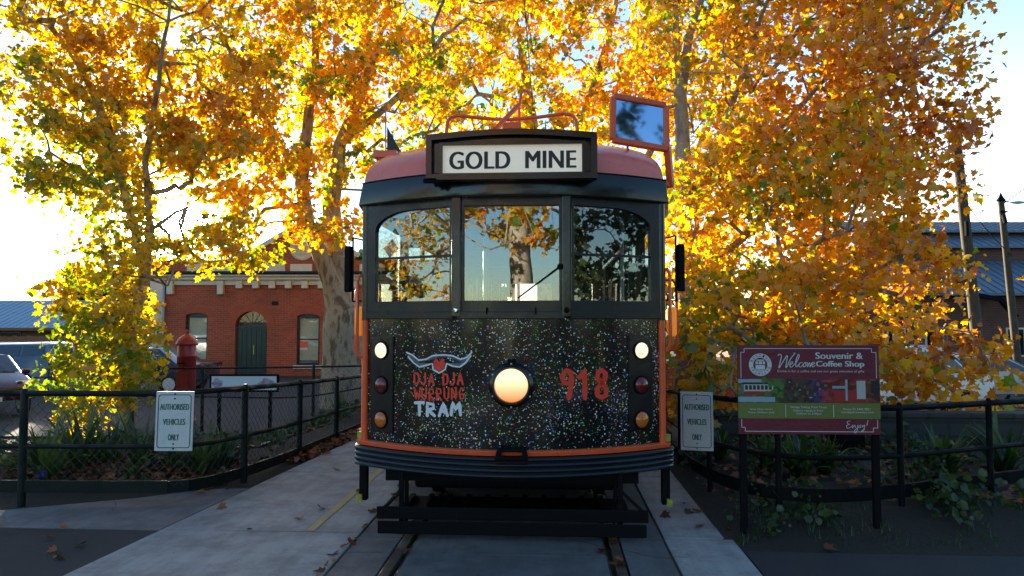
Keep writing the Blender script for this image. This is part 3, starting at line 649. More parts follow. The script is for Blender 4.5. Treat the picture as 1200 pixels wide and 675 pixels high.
# destination box
bx0 = PY(501, 200, YF-.10).x; bx1 = PY(698, 200, YF-.10).x
bz0 = PY(600, 208, YF-.10).z; bzc = PY(501, 160, YF-.10).z; bzt = PY(600, 153, YF-.10).z
arch = [(bx1+(bx0-bx1)*i/14, bzc+(bzt-bzc)*math.sin(math.pi*i/14)) for i in range(15)]
gx0 = PY(519, 200, YF-.06).x; gx1 = PY(682, 200, YF-.06).x; gz0 = PY(600, 203, YF-.06).z; gz1 = PY(600, 170, YF-.06).z
mb = MB(); mb.prism([[(bx0, bz0), (bx1, bz0)]+arch], lambda u, v, w: (u, -.02+w, v), .75)
BOX = obj('destination_box', mb, M['black_paint'], TRAM, bev=.01)
ins = lambda k: [(bx0+k, bz0+k), (bx1-k, bz0+k)]+[(x*(1-k/.6), z-k) for x, z in arch]
mb = MB(); mb.prism([[(bx0-.012, bz0-.012), (bx1+.012, bz0-.012)]+[(x*1.02, z+.012) for x, z in arch], ins(.03)[::-1]], lambda u, v, w: (u, -.11+w, v), .10)
mb.prism([ins(.045), [(gx0-.012, gz0-.012), (gx0-.012, gz1+.012), (gx1+.012, gz1+.012), (gx1+.012, gz0-.012)]], lambda u, v, w: (u, -.065+w, v), .03)
mb.prism([[(gx0-.025, gz0-.025), (gx1+.025, gz0-.025), (gx1+.025, gz1+.022), (gx0-.025, gz1+.022)], [(gx0, gz0), (gx0, gz1), (gx1, gz1), (gx1, gz0)]], lambda u, v, w: (u, -.08+w, v), .02)
obj('surround', mb, M['black_paint'], BOX, bev=.005)
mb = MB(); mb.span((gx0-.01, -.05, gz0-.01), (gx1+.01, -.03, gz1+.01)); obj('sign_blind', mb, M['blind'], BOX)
mb = MB(); mb.tube([(bx0-.03, -.1, bz0-.02), (bx0+.05, -.1, bz0-.02), (bx0+.06, -.07, bz0-.05)], .014, 8); mb.box((bx0+.02, -.09, bz0-.015), (.09, .04, .03)); obj('hinge', mb, M['under'], BOX)

def text_mb(txt, size, space=1.0, bold=0.0, word=1.0):
    cu = bpy.data.curves.new('t', 'FONT'); cu.body = txt; cu.size = size; cu.space_character = space; cu.space_word = word; cu.resolution_u = 4; cu.align_x = 'CENTER'; cu.align_y = 'CENTER'
    o = bpy.data.objects.new('t', cu); COL.objects.link(o); dg = bpy.context.evaluated_depsgraph_get()
    me = bpy.data.meshes.new_from_object(o.evaluated_get(dg)); v = [tuple(q.co) for q in me.vertices]; f = [tuple(p.vertices) for p in me.polygons]
    bpy.data.objects.remove(o); bpy.data.curves.remove(cu); bpy.data.meshes.remove(me); return v, f
def fit(v, x0, x1, z0, z1):
    xs = [q[0] for q in v]; ys_ = [q[1] for q in v]; a, b, c, d = min(xs), max(xs), min(ys_), max(ys_)
    return [(x0+(q[0]-a)/(b-a)*(x1-x0), z0+(q[1]-c)/(d-c)*(z1-z0)) for q in v]
v, f = text_mb('GOLD  MINE', 1, 1.06)
pw = gx1-gx0; ph = gz1-gz0
fv = fit(v, gx0+.05*pw, gx1-.045*pw, gz0+.17*ph, gz1-.2*ph)
mb = MB()
for k, dx in enumerate((-.006, -.003, 0, .003, .006)): mb.add([(x+dx, -.0525-.0003*k, z) for x, z in fv], f)
obj('sign_lettering', mb, M['letter_black'], BOX)

# brush-stroke lettering on the apron
def ribbon(mb, strokes, width, off=.0035):
    """strokes: list of pixel polylines, drawn on the bowed front"""
    for st in strokes:
        pts = [Vector(AP(*p)) for p in st]; dense = [pts[0]]
        for a, b in zip(pts[:-1], pts[1:]):
            k = max(1, int((b-a).length/.02)); dense += [a+(b-a)*(i/k) for i in range(1, k+1)]
        n_ = len(dense); vs = []; h = width/2
        for i, p in enumerate(dense):
            t = dense[min(i+1, n_-1)]-dense[max(0, i-1)]; t.normalize(); s_ = Vector((-t.y, t.x))
            hh = h*(1+.12*math.sin(i*1.7+p.x*30))
            for q in (p+s_*hh, p-s_*hh):
                nx, ny = nrm(q.x); vs.append((q.x+nx*off, yb(q.x)+ny*off, q.y))
        mb.add(vs, [(2*i, 2*i+1, 2*i+3, 2*i+2) for i in range(n_-1)])
        for p in (dense[0], dense[-1]):
            c = []
            for j in range(8):
                q = p+Vector((math.cos(j*math.pi/4), math.sin(j*math.pi/4)))*h; nx, ny = nrm(q.x); c.append((q.x+nx*(off+.0004), yb(q.x)+ny*(off+.0004), q.y))
            mb.add(c, [tuple(range(8))])
GL = {'D': [[(0,0),(0,1)], [(0,0),(.6,.12),(.75,.5),(.6,.88),(0,1)]], 'J': [[(.55,0),(.6,.8),(.35,1),(0,.85)]], 'A': [[(0,1),(.4,0),(.8,1)], [(.15,.65),(.65,.65)]],
      'W': [[(0,0),(.2,1),(.45,.35),(.7,1),(.9,0)]], 'U': [[(0,0),(.05,.8),(.35,1),(.65,.8),(.7,0)]], 'R': [[(0,1),(0,0),(.6,.1),(.6,.42),(.05,.52),(.7,1)]],
      'N': [[(0,1),(.03,0),(.65,1),(.68,0)]], 'G': [[(.7,.15),(.35,0),(.02,.4),(.2,.95),(.7,.9),(.7,.55),(.4,.55)]], 'T': [[(0,.03),(.8,0)], [(.4,.03),(.4,1)]], 'M': [[(0,1),(.1,0),(.45,.6),(.8,0),(.9,1)]],
      '9': [[(.7,.3),(.5,.48),(.15,.45),(.03,.22),(.3,.0),(.65,.08),(.68,.4),(.6,.7),(.5,1)]], '1': [[(.05,.25),(.4,0),(.42,1)]], '8': [[(.4,.46),(.1,.3),(.15,.06),(.45,0),(.68,.12),(.6,.35),(.4,.46),(.08,.68),(.12,.93),(.4,1),(.7,.9),(.68,.65),(.4,.46)]]}
def word(mb, txt, x0, x1, y0, y1, width, jit=.0):
    adv = (x1-x0)/len(txt); rnd = random.Random(len(txt)*7+int(x0))
    for i, ch_ in enumerate(txt):
        if ch_ == ' ': continue
        dy = rnd.uniform(-jit, jit)
        ribbon(mb, [[(x0+adv*(i+.86*u), y0+dy+(y1-y0)*vv) for u, vv in st] for st in GL[ch_]], width)
mb = MB(); word(mb, 'DJA DJA', 486, 545, 437.5, 451, .0155, 1); word(mb, 'WURRUNG', 486, 547, 455, 468.5, .0145, 1); obj('title_lettering', mb, M['letter_red'], APRON)
mb = MB(); word(mb, 'TRAM', 487, 543, 472, 486.5, .024, .6); obj('tram_lettering', mb, M['letter_white'], APRON)
mb = MB(); word(mb, '918', 658, 718, 434, 466, .037); obj('fleet_number', mb, M['letter_red'], APRON)
def patch(mb, poly, off):
    flat = [AP(*p) for p in poly]; tri = geometry.tessellate_polygon([[Vector((a, b, 0)) for a, b in flat]])
    mb.add([(x+nrm(x)[0]*off, yb(x)+nrm(x)[1]*off, z) for x, z in flat], [tuple(t) for t in tri])
wing = [(477,413),(484,416),(491,422),(500,421),(507,417),(515,416),(523,416),(531,417),(540,421),(547,419),(553,413)]
low = [(552,417),(546,425),(539,430),(531,429),(524,426),(515,432),(507,426),(500,428),(492,430),(485,425),(479,418)]
mb = MB(); patch(mb, wing+low, .003); EM = obj('emblem', mb, M['letter_grey'], APRON)
mb = MB(); ribbon(mb, [wing], .012, .006); ribbon(mb, [low[:5]+[(522,433),(515,437),(508,433)]+low[6:]], .012, .006); obj('emblem_outline', mb, M['letter_white'], EM)
mb = MB(); patch(mb, [(508,426),(511,419),(515,424),(519,419),(522,426),(521,432),(515,435),(509,432)], .0045); obj('emblem_heart', mb, M['letter_red'], EM)

# headlamp
hx, hz = AP(599.5, 451); hs = 4.95/FPX
mb = MB(); mb.lathe([(26.5*hs, .0), (26.5*hs, .025), (25.5*hs, .045), (23.5*hs, .055), (21.5*hs, .07), (19.5*hs, .07), (19*hs, .03)], 40, (hx, .0, hz), '-Y'); HL = obj('headlamp', mb, M['black_paint'], TRAM, smooth=True)
mb = MB(); mb.lathe([(19.5*hs, .03), (18*hs, .052), (14*hs, .066), (7*hs, .076), (.002, .079)], 40, (hx, .0, hz), '-Y'); obj('lens', mb, M['lamp_on'], HL, smooth=True); lampmat(M['lamp_on'], hz, 20*hs, 0.33, (1,.85,.5), (.75,.17,.02))
for i in range(6):
    a = R(30+60*i); mb = MB(); mb.lathe([(.0,0), (.007,0), (.006,.006), (.0,.007)], 8, (hx+24.8*hs*math.cos(a), -.048, hz+24.8*hs*math.sin(a)), '-Y'); obj('rim_screw', mb, M['white_metal'], HL)
mb = MB(); mb.box((hx, -.02, hz+27.5*hs), (.06, .04, .03)); obj('clamp', mb, M['under'], HL, bev=.005)
# light clusters
for s, cx in ((-1, 448.5), (1, 750)):
    xa, za = AP(cx-13.5, 505); xb_, zt = AP(cx+13.5, 394)
    nx, ny = nrm((xa+xb_)/2); ang = math.atan2(nx, -ny)*1.0
    xc = (xa+xb_)/2; w = (xb_-xa)/math.cos(ang); yc = yb(xc)
    def lf(u, v, d, xc=xc, yc=yc, ang=ang):       # u along plate, d outward
        return (xc+u*math.cos(ang)+d*math.sin(ang), yc+u*math.sin(ang)-d*math.cos(ang), v)
    cc = .05
    o_ = -s   # inner side sign flips rounding
    po = [(-w/2, za+.015), (w/2-.0, za+.015), (w/2, zt), (-w/2, zt)]
    po = [(s*-w/2, za), (s*(w/2-.04), za), (s*(w/2-.01), za+.02), (s*w/2, za+.05), (s*w/2, zt-.07), (s*(w/2-.015), zt-.025), (s*(w/2-.06), zt), (s*-w/2, zt)]
    mb = MB(); mb.prism([po], lambda u, v, d: lf(u, v, d-.038), .05); LC = obj('light_cluster', mb, M['black_paint'], TRAM, bev=.008)
    for py_, mt, nmn in ((410.5, 'marker_white', 'marker_lamp'), (451, 'red_lens', 'tail_lamp'), (491.5, 'amber_lens', 'indicator_lamp')):
        z_ = AP(cx, py_)[1]; r_ = 9.6*5.25/FPX
        rim = MB(); rim.tube([lf(r_*math.cos(a), z_+r_*math.sin(a), .016) for a in [2*math.pi*i/20 for i in range(20)]], .008, 6, closed=True)
        lens = MB(); rings = [(1, .011), (.9, .028), (.6, .040), (.25, .046), (.01, .047)]
        for (q, d_) in rings:
            lens.v += [lf(r_*q*math.cos(2*math.pi*i/20), z_+r_*q*math.sin(2*math.pi*i/20), d_) for i in range(20)]
        lens.f = [(a*20+i, a*20+(i+1) % 20, (a+1)*20+(i+1) % 20, (a+1)*20+i) for a in range(4) for i in range(20)]; lens.m = [0]*80
        obj(nmn, lens, M[mt], LC, smooth=True); obj('lamp_rim', rim, M['under'], LC, smooth=True)
    if False: pass
# sides
for s in (-1, 1):
    mb = MB(); mb.bar((s*1.165, yb(HW)+.05, Z_SILL/2+.22), (s*1.235, .95, Z_SILL/2+.22), .03, Z_SILL-.46); mb.span((s*1.235, .96, .42), (s*1.28, 9.4, Z_SILL)); obj('side_panel', mb, M['black_paint'], TRAM, bev=.004)
    mb = MB(); mb.bar((s*1.17, yb(HW)+.07, .62), (s*1.24, .95, .62), .045, .03); mb.bar((s*1.176, yb(HW)+.07, .64), (s*1.176, yb(HW)+.07, Z_SILL), .02, .02); obj('side_trim', mb, M['orange'], TRAM)
    for yy in (.98, 2.2, 3.3, 4.4, 5.5, 6.6, 7.7, 8.5, 9.3):
        mb = MB(); mb.span((s*1.235, yy-.045, Z_SILL), (s*1.275, yy+.045, Z_VIS+.02)); obj('side_pillar', mb, M['frame_paint'], TRAM)
    mb = MB(); mb.span((s*1.24, 1.0, Z_SILL+.01), (s*1.245, 9.3, Z_VIS)); obj('side_window', mb, M['clear'], TRAM)
    mb = MB(); mb.span((s*1.16, .5, .16), (s*1.225, .56, Z_BUM0+.05)); obj('step_hanger', mb, M['under'], TRAM, bev=.008)
    mb = MB(); mb.span((s*1.195, .47, .155), (s*1.235, .5, .21)); obj('hanger_tip', mb, M['yellow_chip'], TRAM)
mb = MB(); mb.span((-1.24, .5, .62), (1.24, 9.4, .72)); obj('floor_pan', mb, M['under'], TRAM)
mb = MB(); mb.span((-1.22, .95, Z_VIS+.03), (1.22, 9.4, Z_VIS+.06)); obj('ceiling_lining', mb, M['cream'], TRAM)
def bulkhead(y, name):
    mb = MB(); xs_ = [-1.22, -.55, -.35, .35, .55, 1.22]
    mb.span((-1.22, y, .72), (-.37, y+.04, Z_SILL+.05)); mb.span((.37, y, .72), (1.22, y+.04, Z_SILL+.05)); mb.span((-1.22, y+.002, Z_VIS-.16), (1.22, y+.038, Z_VIS+.03))
    for x in (-1.19, -.78, -.36, .36, .78, 1.19): mb.span((x-.03, y-.004, .72), (x+.03, y+.044, Z_VIS-.1))
    obj(name, mb, M['wood'], TRAM)
bulkhead(2.0, 'cab_bulkhead'); bulkhead(7.2, 'saloon_bulkhead'); bulkhead(9.2, 'rear_bulkhead')
mb = MB(); mb.span((-.85, .55, .72), (-.5, .85, Z_SILL+.1)); obj('controller', mb, M['under'], TRAM, bev=.02)
mb = MB(); mb.lathe([(.14, 0), (.14, .02), (.03, .03), (.03, .05), (.0, .05)], 20, (-.67, .7, Z_SILL+.1)); mb.tube([(-.67, .7, Z_SILL+.15), (-.5, .62, Z_SILL+.2)], .014, 8); obj('controller_handle', mb, M['chrome'], TRAM, smooth=True)
for x in (-.3, .45, .95):
    mb = MB(); mb.tube([(x, 1.3, .72), (x, 1.3, Z_VIS+.04)], .017, 8); obj('grab_pole', mb, M['white_metal'], TRAM, smooth=True)
for yy in (3.0, 4.2, 5.4, 6.4):
    for s in (-1, 1):
        mb = MB(); mb.span((s*.35, yy, .72), (s*1.15, yy+.45, 1.12)); mb.span((s*.35, yy+.45, .9), (s*1.15, yy+.5, Z_SILL+.12)); obj('bench_seat', mb, M['wood'], TRAM, bev=.02)
p0 = facet(cor[0], cor[1])[1]
lx = Matrix.Rotation(R(38), 2)
cv = [p0(.20+(lx @ Vector(q)).x, 2.15+(lx @ Vector(q)).y, -.02) for q in ((-.055,-.05), (.055,-.05), (.055,.05), (-.055,.05))]
mb = MB(); mb.add(cv+[(q[0], q[1]+.003, q[2]) for q in cv], [(0,1,2,3),(7,6,5,4),(0,4,5,1),(1,5,6,2),(2,6,7,3),(3,7,4,0)]); obj('paper_notice', mb, M['sign_white'], TRAM)
# wiper
a = AP(656, 312, .04); b = AP(606, 349, .04); e = AP(612, 341, .04)
mb = MB(); mb.tube([(a[0], yb(.4)-.035, a[1]), (b[0], .045, b[1])], .006, 6); mb.lathe([(.02, 0), (.02, .03), (.0, .032)], 12, (a[0], yb(.4)-.02, a[1]), '-Y'); obj('wiper', mb, M['under'], TRAM, smooth=True)
# handrails, lamps and mirrors on the corners
for s in (-1, 1):
    X0 = s*1.175; y0 = yb(HW)+.0
    zt, zb_ = (1.93, 1.30) if s < 0 else (1.97, 1.36)
    mb = MB(); mb.tube([(s*1.15, y0+.02, zt), (s*1.20, y0-.01, zt+.015), (s*1.215, y0-.02, zt-.03), (s*1.215, y0-.02, zb_+.04), (s*1.20, y0-.01, zb_), (s*1.15, y0+.02, zb_)], .014, 8); obj('handrail', mb, M['orange'], TRAM, smooth=True)
    mb = MB(); mb.tube([(s*1.22, y0+.35, zt-.05), (s*1.30, y0+.34, zt-.05), (s*1.33, y0+.34, zt-.09), (s*1.33, y0+.34, zb_+.03), (s*1.30, y0+.34, zb_-.01), (s*1.22, y0+.35, zb_-.01)], .013, 8); obj('handrail', mb, M['orange'], TRAM, smooth=True)
    mb = MB(); mb.span((s*1.245, y0+.22, 1.46), (s*1.31, y0+.3, 1.70)); obj('side_lamp', mb, M['side_amber'], TRAM, bev=.02, seg=3)
    mb = MB(); mb.tube([(s*1.18, y0+.1, 2.23), (s*1.275, y0+.05, 2.25)], .007, 6); mb.tube([(s*1.18, y0+.1, 1.75), (s*1.275, y0+.05, 1.74)], .007, 6); mb.tube([(s*1.275, y0+.05, 2.25), (s*1.275, y0+.05, 1.74)], .008, 6); MA = obj('mirror_arm', mb, M['under'], TRAM)
    mb = MB(); mb.box((s*1.315, y0+.06, 2.0), (.058, .04, .37), rz=s*.35); mo = obj('mirror', mb, M['under'], MA, bev=.012)
    mb = MB(); mb.box((s*1.315, y0+.095, 2.0), (.046, .006, .34), rz=s*.35); obj('mirror_glass', mb, M['chrome'], MA)
# roof gear
def TL(px, py, Y): p = PY(px, py, Y); return (p.x, p.y-YF, p.z)
gy = YF+1.0
mb = MB(); mb.tube([TL(523,158,gy), TL(524.5,143,gy), TL(528,137.5,gy), TL(537,135.5,gy), TL(565,138.5,gy), TL(595,140.5,gy), TL(630,137.5,gy), TL(660,133.5,gy), TL(670,135,gy), TL(675,141,gy), TL(677,158,gy)], .016, 10); obj('roof_hoop', mb, M['orange'], TRAM, smooth=True)
mb = MB(); mb.tube([TL(580,152,gy-.1), TL(608,123,gy+.1)], .022, 10); mb.tube([TL(608.5,152,gy+.12), TL(608.5,124,gy+.12), TL(610.5,110,gy+.12), TL(614,105.5,gy+.12), TL(618,107,gy+.12), TL(620,111,gy+.12)], .013, 10); obj('trolley_hook', mb, M['orange'], TRAM, smooth=True)
mb = MB(); c = TL(600, 150, gy-.2); mb.box(c, (.16, .14, .07)); obj('roof_lamp_box', mb, M['orange'], TRAM, bev=.015)
mb = MB(); a = TL(440, 189, YF+.9); b = TL(470, 179, YF+.9); mb.box(((a[0]+b[0])/2, a[1], (a[2]+b[2])/2), (.20, .25, .06)); mb.tube([TL(452,184,YF+.9), TL(452,128,YF+.9)], .007, 6); obj('roof_bracket', mb, M['orange'], TRAM, bev=.006)
mb = MB(); mb.add([TL(453.5,148,YF+.9), TL(453.5,178,YF+.9), TL(470,178,YF+.9), TL(453.5,148,YF+.92), TL(453.5,178,YF+.92), TL(470,178,YF+.92)], [(0,1,2),(5,4,3),(0,3,4,1),(1,4,5,2),(2,5,3,0)]); obj('roof_flag', mb, M['letter_black'], TRAM)
# framed mirror on the roof corner
my = YF+.35
A_, B_, C_, D_ = (TL(718.5,113,my), TL(780,124,my+.12), TL(781,175,my+.12), TL(717.5,164,my))
mb = MB()
for a, b in ((A_, B_), (B_, C_), (C_, D_), (D_, A_)): mb.bar(a, b, .05, .05)
RM = obj('roof_mirror_frame', mb, M['orange'], TRAM, bev=.012)
ctr = sum((Vector(q) for q in (A_, B_, C_, D_)), Vector())/4
gl = [ctr+(Vector(q)-ctr)*.96+Vector((0, -.01, 0)) for q in (A_, B_, C_, D_)]
mb = MB(); mb.add(gl+[q+Vector((0,.006,0)) for q in gl], [(0,1,2,3),(7,6,5,4)]); obj('mirror_glass', mb, M['sky_mirror'], RM)
mb = MB(); mb.bar(TL(782,172,my+.13), TL(786,218,my+.2), .05, .06); mb.box(TL(783,216,my+.2), (.08, .06, .05)); mb.tube([TL(735,168,my+.1), TL(738,200,my+.3)], .01, 6); obj('roof_mirror_post', mb, M['orange'], TRAM, bev=.01)
# underframe and lifeguard gate
mb = MB(); mb.span((-.95, .25, .38), (.95, 9.0, .60)); obj('underframe', mb, M['under'], TRAM)
for yy in (1.5, 3.2, 6.3, 8.0):
    for s in (-1, 1):
        mb = MB(); mb.lathe([(.0, -.06), (.36, -.06), (.42, -.04), (.42, .02), (.39, .02), (.38, .06), (.0, .06)], 28); mb.v = [(s*(.75+z), yy+x, .42+y) for x, y, z in mb.v]; obj('wheel', mb, M['under'], TRAM, smooth=True)
mb = MB(); mb.span((-.88, 1.0, .14), (.88, 3.8, .379)); obj('bogie_light_block', mb, M['under'], TRAM, bev=.03)  # solid block added to keep light out from under the tram
mb = MB(); mb.span((-.92, .55, .045), (.92, 1.0, .075))
for i in range(12): mb.span((-.9+i*.16, .5, .08), (-.86+i*.16, .99, .10))
obj('lifeguard_tray', mb, M['under'], TRAM)
mb = MB(); mb.tube([(.1, .1, Z_BUM0+.05), (.1, .25, Z_BUM0-.06), (.14, .45, Z_BUM0-.1), (.2, .9, Z_BUM0-.02)], .02, 8); obj('air_hose', mb, M['rubber'], TRAM, smooth=True)
gu = YF+.10
def beam(mb, x0, x1, y0, y1, Y, th): a = TL(x0, y1, Y); b = TL(x1, y0, Y); mb.span(a, (b[0], b[1]+th, b[2]))
mb = MB(); beam(mb, 441, 760, 598.5, 608, gu, .02); beam(mb, 442, 758, 615.5, 625.5, gu-.03, .015)
GATE = obj('lifeguard_gate', mb, M['under'], TRAM, bev=.008)
for x, xo in ((470.5, 446), (727, 754)):
    xi = x+(6 if x < 600 else -6)
    for p_, q_, w in ((TL(x, 552, gu+.05), TL(x, 618, gu+.05), .035), (TL(x, 575, gu+.04), TL(xo, 600, gu+.02), .022), (TL(xi, 552, gu+.3), TL(xi, 610, gu+.3), .03)):
        mb = MB(); mb.bar(p_, q_, w, .03, up=(0,1,0)); obj('gate_hanger', mb, M['under'], GATE, bev=.004)
# ------------------------------------------------------------------ fences
def resample(pts, step):
    pts = [Vector(p) for p in pts]; out_ = [pts[0]]; 
    for i in range(len(pts)-1):
        p0 = pts[max(0,i-1)]; p1 = pts[i]; p2 = pts[i+1]; p3 = pts[min(len(pts)-1,i+2)]
        k = max(1, int((p2-p1).length/step))
        for j in range(1, k+1):
            t = j/k; out_.append(.5*((2*p1)+(p2-p0)*t+(2*p0-5*p1+4*p2-p3)*t*t+(3*p1-p0-3*p2+p3)*t**3))
    return out_
def at_len(path, s):
    for a, b in zip(path[:-1], path[1:]):
        l = (b-a).length
        if s <= l: return a+(b-a)*(s/l)
        s -= l
    return path[-1].copy()
def fence(label, group, top, base, posts, rails, mesh=True, kick=None, cat='fence', rr=.024, pr=.034, cell=.062, pm='fence_green'):
    """top/base: matching polylines along the fence; rails: heights as a share of the height"""
    c = base[len(base)//2]; root = empty('pipe_fence', c, label, cat, group)
    T = resample(top, .15); n_ = len(T); B = resample(base, .15)
    loc = lambda p: Vector(p)-Vector(c)
    LT = [0]
    for a, b in zip(T[:-1], T[1:]): LT.append(LT[-1]+(b-a).length)
    LB = [0]
    for a, b in zip(B[:-1], B[1:]): LB.append(LB[-1]+(b-a).length)
    def S_(u, h): return at_len(B, u*LB[-1]).lerp(at_len(T, u*LT[-1]), h)
    us = [i/60 for i in range(61)]
    for h, r_ in rails:
        mb = MB(); mb.tube([loc(S_(u, h)) for u in us], r_, 8); obj('rail', mb, M[pm], root, smooth=True)
    if kick:
        mb = MB()
        P_ = [S_(u, kick) for u in us]
        for a, b in zip(P_[:-1], P_[1:]): mb.bar(loc(a), loc(b), .03, .10)
        obj('kick_board', mb, M[pm], root)
    for u in posts:
        b = S_(u, 0); t = S_(u, 1); b.z -= .1
        mb = MB(); mb.tube([loc(b), loc(Vector((b.x, b.y, t.z+.02))), loc(Vector((b.x, b.y, t.z+.04)))], [pr, pr, pr*.5], 10); obj('post', mb, M[pm], root, smooth=True)
    if mesh:
        Lm = LT[-1]; h0, h1 = rails[-1][0] if not kick else kick, 1.0
        H = (T[0]-B[0]).length*(h1-h0); mb = MB(); k = int(Lm/cell*.72)
        for i in range(-int(H/cell*.72)-1, k+1):
            for sgn in (1, -1):
                pts = []
                for j in range(7):
                    s0 = (i*cell/.72)+ (H*j/6 if sgn > 0 else H*(1-j/6)); u = s0/Lm
                    if 0 <= u <= 1: pts.append(loc(S_(u, h0+(h1-h0)*j/6)) + Vector((0, .004*sgn, 0)))
                if len(pts) > 1: mb.tube(pts, .0021, 3)
        obj('chain_mesh', mb, M['wire'], root)
    return root
lt = [P(-190,462,6.1), P(-60,460,6.0), P(60,461,5.95), P(180,461,5.95), P(237,458.5,6.12), P(319,452,7.4), P(388,445,9.2), P(432,439.5,11), P(462,435,13.5)]
def down(p, z): return Vector((p.x, p.y, z))
lb_ = [down(p, z) for p, z in zip(lt, [.0,.0,.0,.0,-.02,-.10,-.15,-.2,-.25])]
fence('dark green pipe fence with chain mesh curving along the left edge of the concrete path', 'tram line fences', lt, lb_, [.02,.165,.375,.50,.62,.775,.97], [(1, .026), (.52, .022)], kick=.16)
rt = [P(776,456,10.2), P(783,458,8.7), P(812,462,6.75), P(866,469,5.55), P(940,475,5.2), P(1030,478,5.25), P(1120,474.5,5.5), P(1200,470,5.8), P(1330,464,6.3)]
rb = [down(p, z) for p, z in zip(rt, [-.1,-.05,.06,.15,.16,.17,.18,.18,.15])]
fence('black pipe fence with two rails curving past the maroon welcome sign', 'tram line fences', rt, rb, [.0,.30,.455,.565,.675,.785,.93], [(1, .025), (.5, .02)], mesh=False, kick=.14, pr=.024, pm='fence_black')
b0 = [P(150,432,14.5), P(238,431.5,14.3), P(362,430,14.2), P(470,428,14)]
fence('low chain mesh fence in front of the brick building', 'tram line fences', b0, [down(p, terr(p.x, p.y)) for p in b0], [.02,.28,.67,.98], [(1, .02), (.55, .015)], cell=.08)

# ------------------------------------------------------------------ signs
def flat_sign(name, label, cat, group, c, w, h, rz, face, th=.012):
    root = empty(name, c, label, cat, group, rz)
    mb = MB(); mb.box((0,0,0), (w, th, h)); obj('board', mb, face, root, bev=.004); return root
def put_text(root, txt, x0, x1, z0, z1, material, y=-.008, name='lettering', space=1.0, bold=0.0):
    v, f = text_mb(txt, 1, space); mb = MB(); q = fit(v, x0, x1, z0, z1); bw = bold*(z1-z0)
    for k, dx in enumerate((-bw, 0, bw) if bold else (0,)): mb.add([(a+dx, y-.0003*k, b) for a, b in q], f)
    return obj(name, mb, material, root)
def rim_(mb, w, h, t, r, y):
    def rr(a, b, q):
        o_ = []
        for cx, cz, s0 in ((a-q, b-q, 0), (-a+q, b-q, 1), (-a+q, -b+q, 2), (a-q, -b+q, 3)):
            o_ += [(cx+q*math.cos((s0+i/5)*math.pi/2), cz+q*math.sin((s0+i/5)*math.pi/2)) for i in range(6)]
        return o_
    mb.prism([rr(w/2, h/2, r), rr(w/2-t, h/2-t, r-t*.6)[::-1]], lambda u, v, w_: (u, y+w_, v), .002)
def auth(label, c, w, h, rz, rx=0):
    s = flat_sign('vehicle_sign', label, 'sign', 'authorised vehicles signs on the fences', c, w, h, rz, M['sign_white']); s.rotation_euler[0] = rx
    mb = MB(); rim_(mb, w*.88, h*.90, w*.022, w*.08, -.0085); obj('sign_border', mb, M['sign_green'], s)
    put_text(s, 'AUTHORISED', -w*.38, w*.38, h*.19, h*.29, M['sign_green'], bold=.045, space=1.05)
    put_text(s, 'VEHICLES', -w*.29, w*.29, -h*.06, h*.04, M['sign_green'], bold=.045, space=1.05)
    put_text(s, 'ONLY', -w*.14, w*.14, -h*.32, -h*.22, M['sign_green'], bold=.045, space=1.05)
    for z in (h*.46, h*.38, -h*.38, -h*.46):
        mb = MB(); mb.lathe([(0,0),(w*.022,0),(w*.018,.006),(0,.007)], 10, (0,-.006,z), '-Y'); obj('bolt', mb, M['under'], s)
    return s
c = P(204.5, 493.5, 5.85); auth('white AUTHORISED VEHICLES ONLY sign facing the path below the brick building', c, 44.5*5.85/800, 69*5.85/800, R(3), R(-2))
c = P(816.5, 493.5, 5.9); auth('pale AUTHORISED VEHICLES ONLY sign between the tram and the maroon welcome sign', c, 37*5.9/800, 68*5.9/800, R(-10), R(-2))

dS = 5.02; kS = dS/800
c = P(947, 456.5, dS); WL = empty('welcome_sign', (c.x, c.y, .16), 'maroon welcome sign for the souvenir and coffee shop on two dark posts', 'sign', None, R(1)); cz = c.z-.16
w_, h_ = 163*kS, 104*kS
def sx(px): return (px-947)*kS
def sz(py): return cz-(py-456.5)*kS
mb = MB(); mb.box((0, 0, cz), (w_, .02, h_)); BRD = obj('sign_board', mb, M['maroon'], WL, bev=.003)
for x in (872, 1029-4):
    mb = MB(); mb.box((sx(x), .03, cz/2-.1+.1), (.05, .036, cz+h_*.8)); obj('sign_post', mb, M['under'], WL, bev=.004)
def rect(nm, x0, x1, y0, y1, material, off, parent=BRD):
    mb = MB(); mb.span((sx(x0), -.010-off, sz(y1)), (sx(x1), -.0095, sz(y0))); return obj(nm, mb, material, parent)
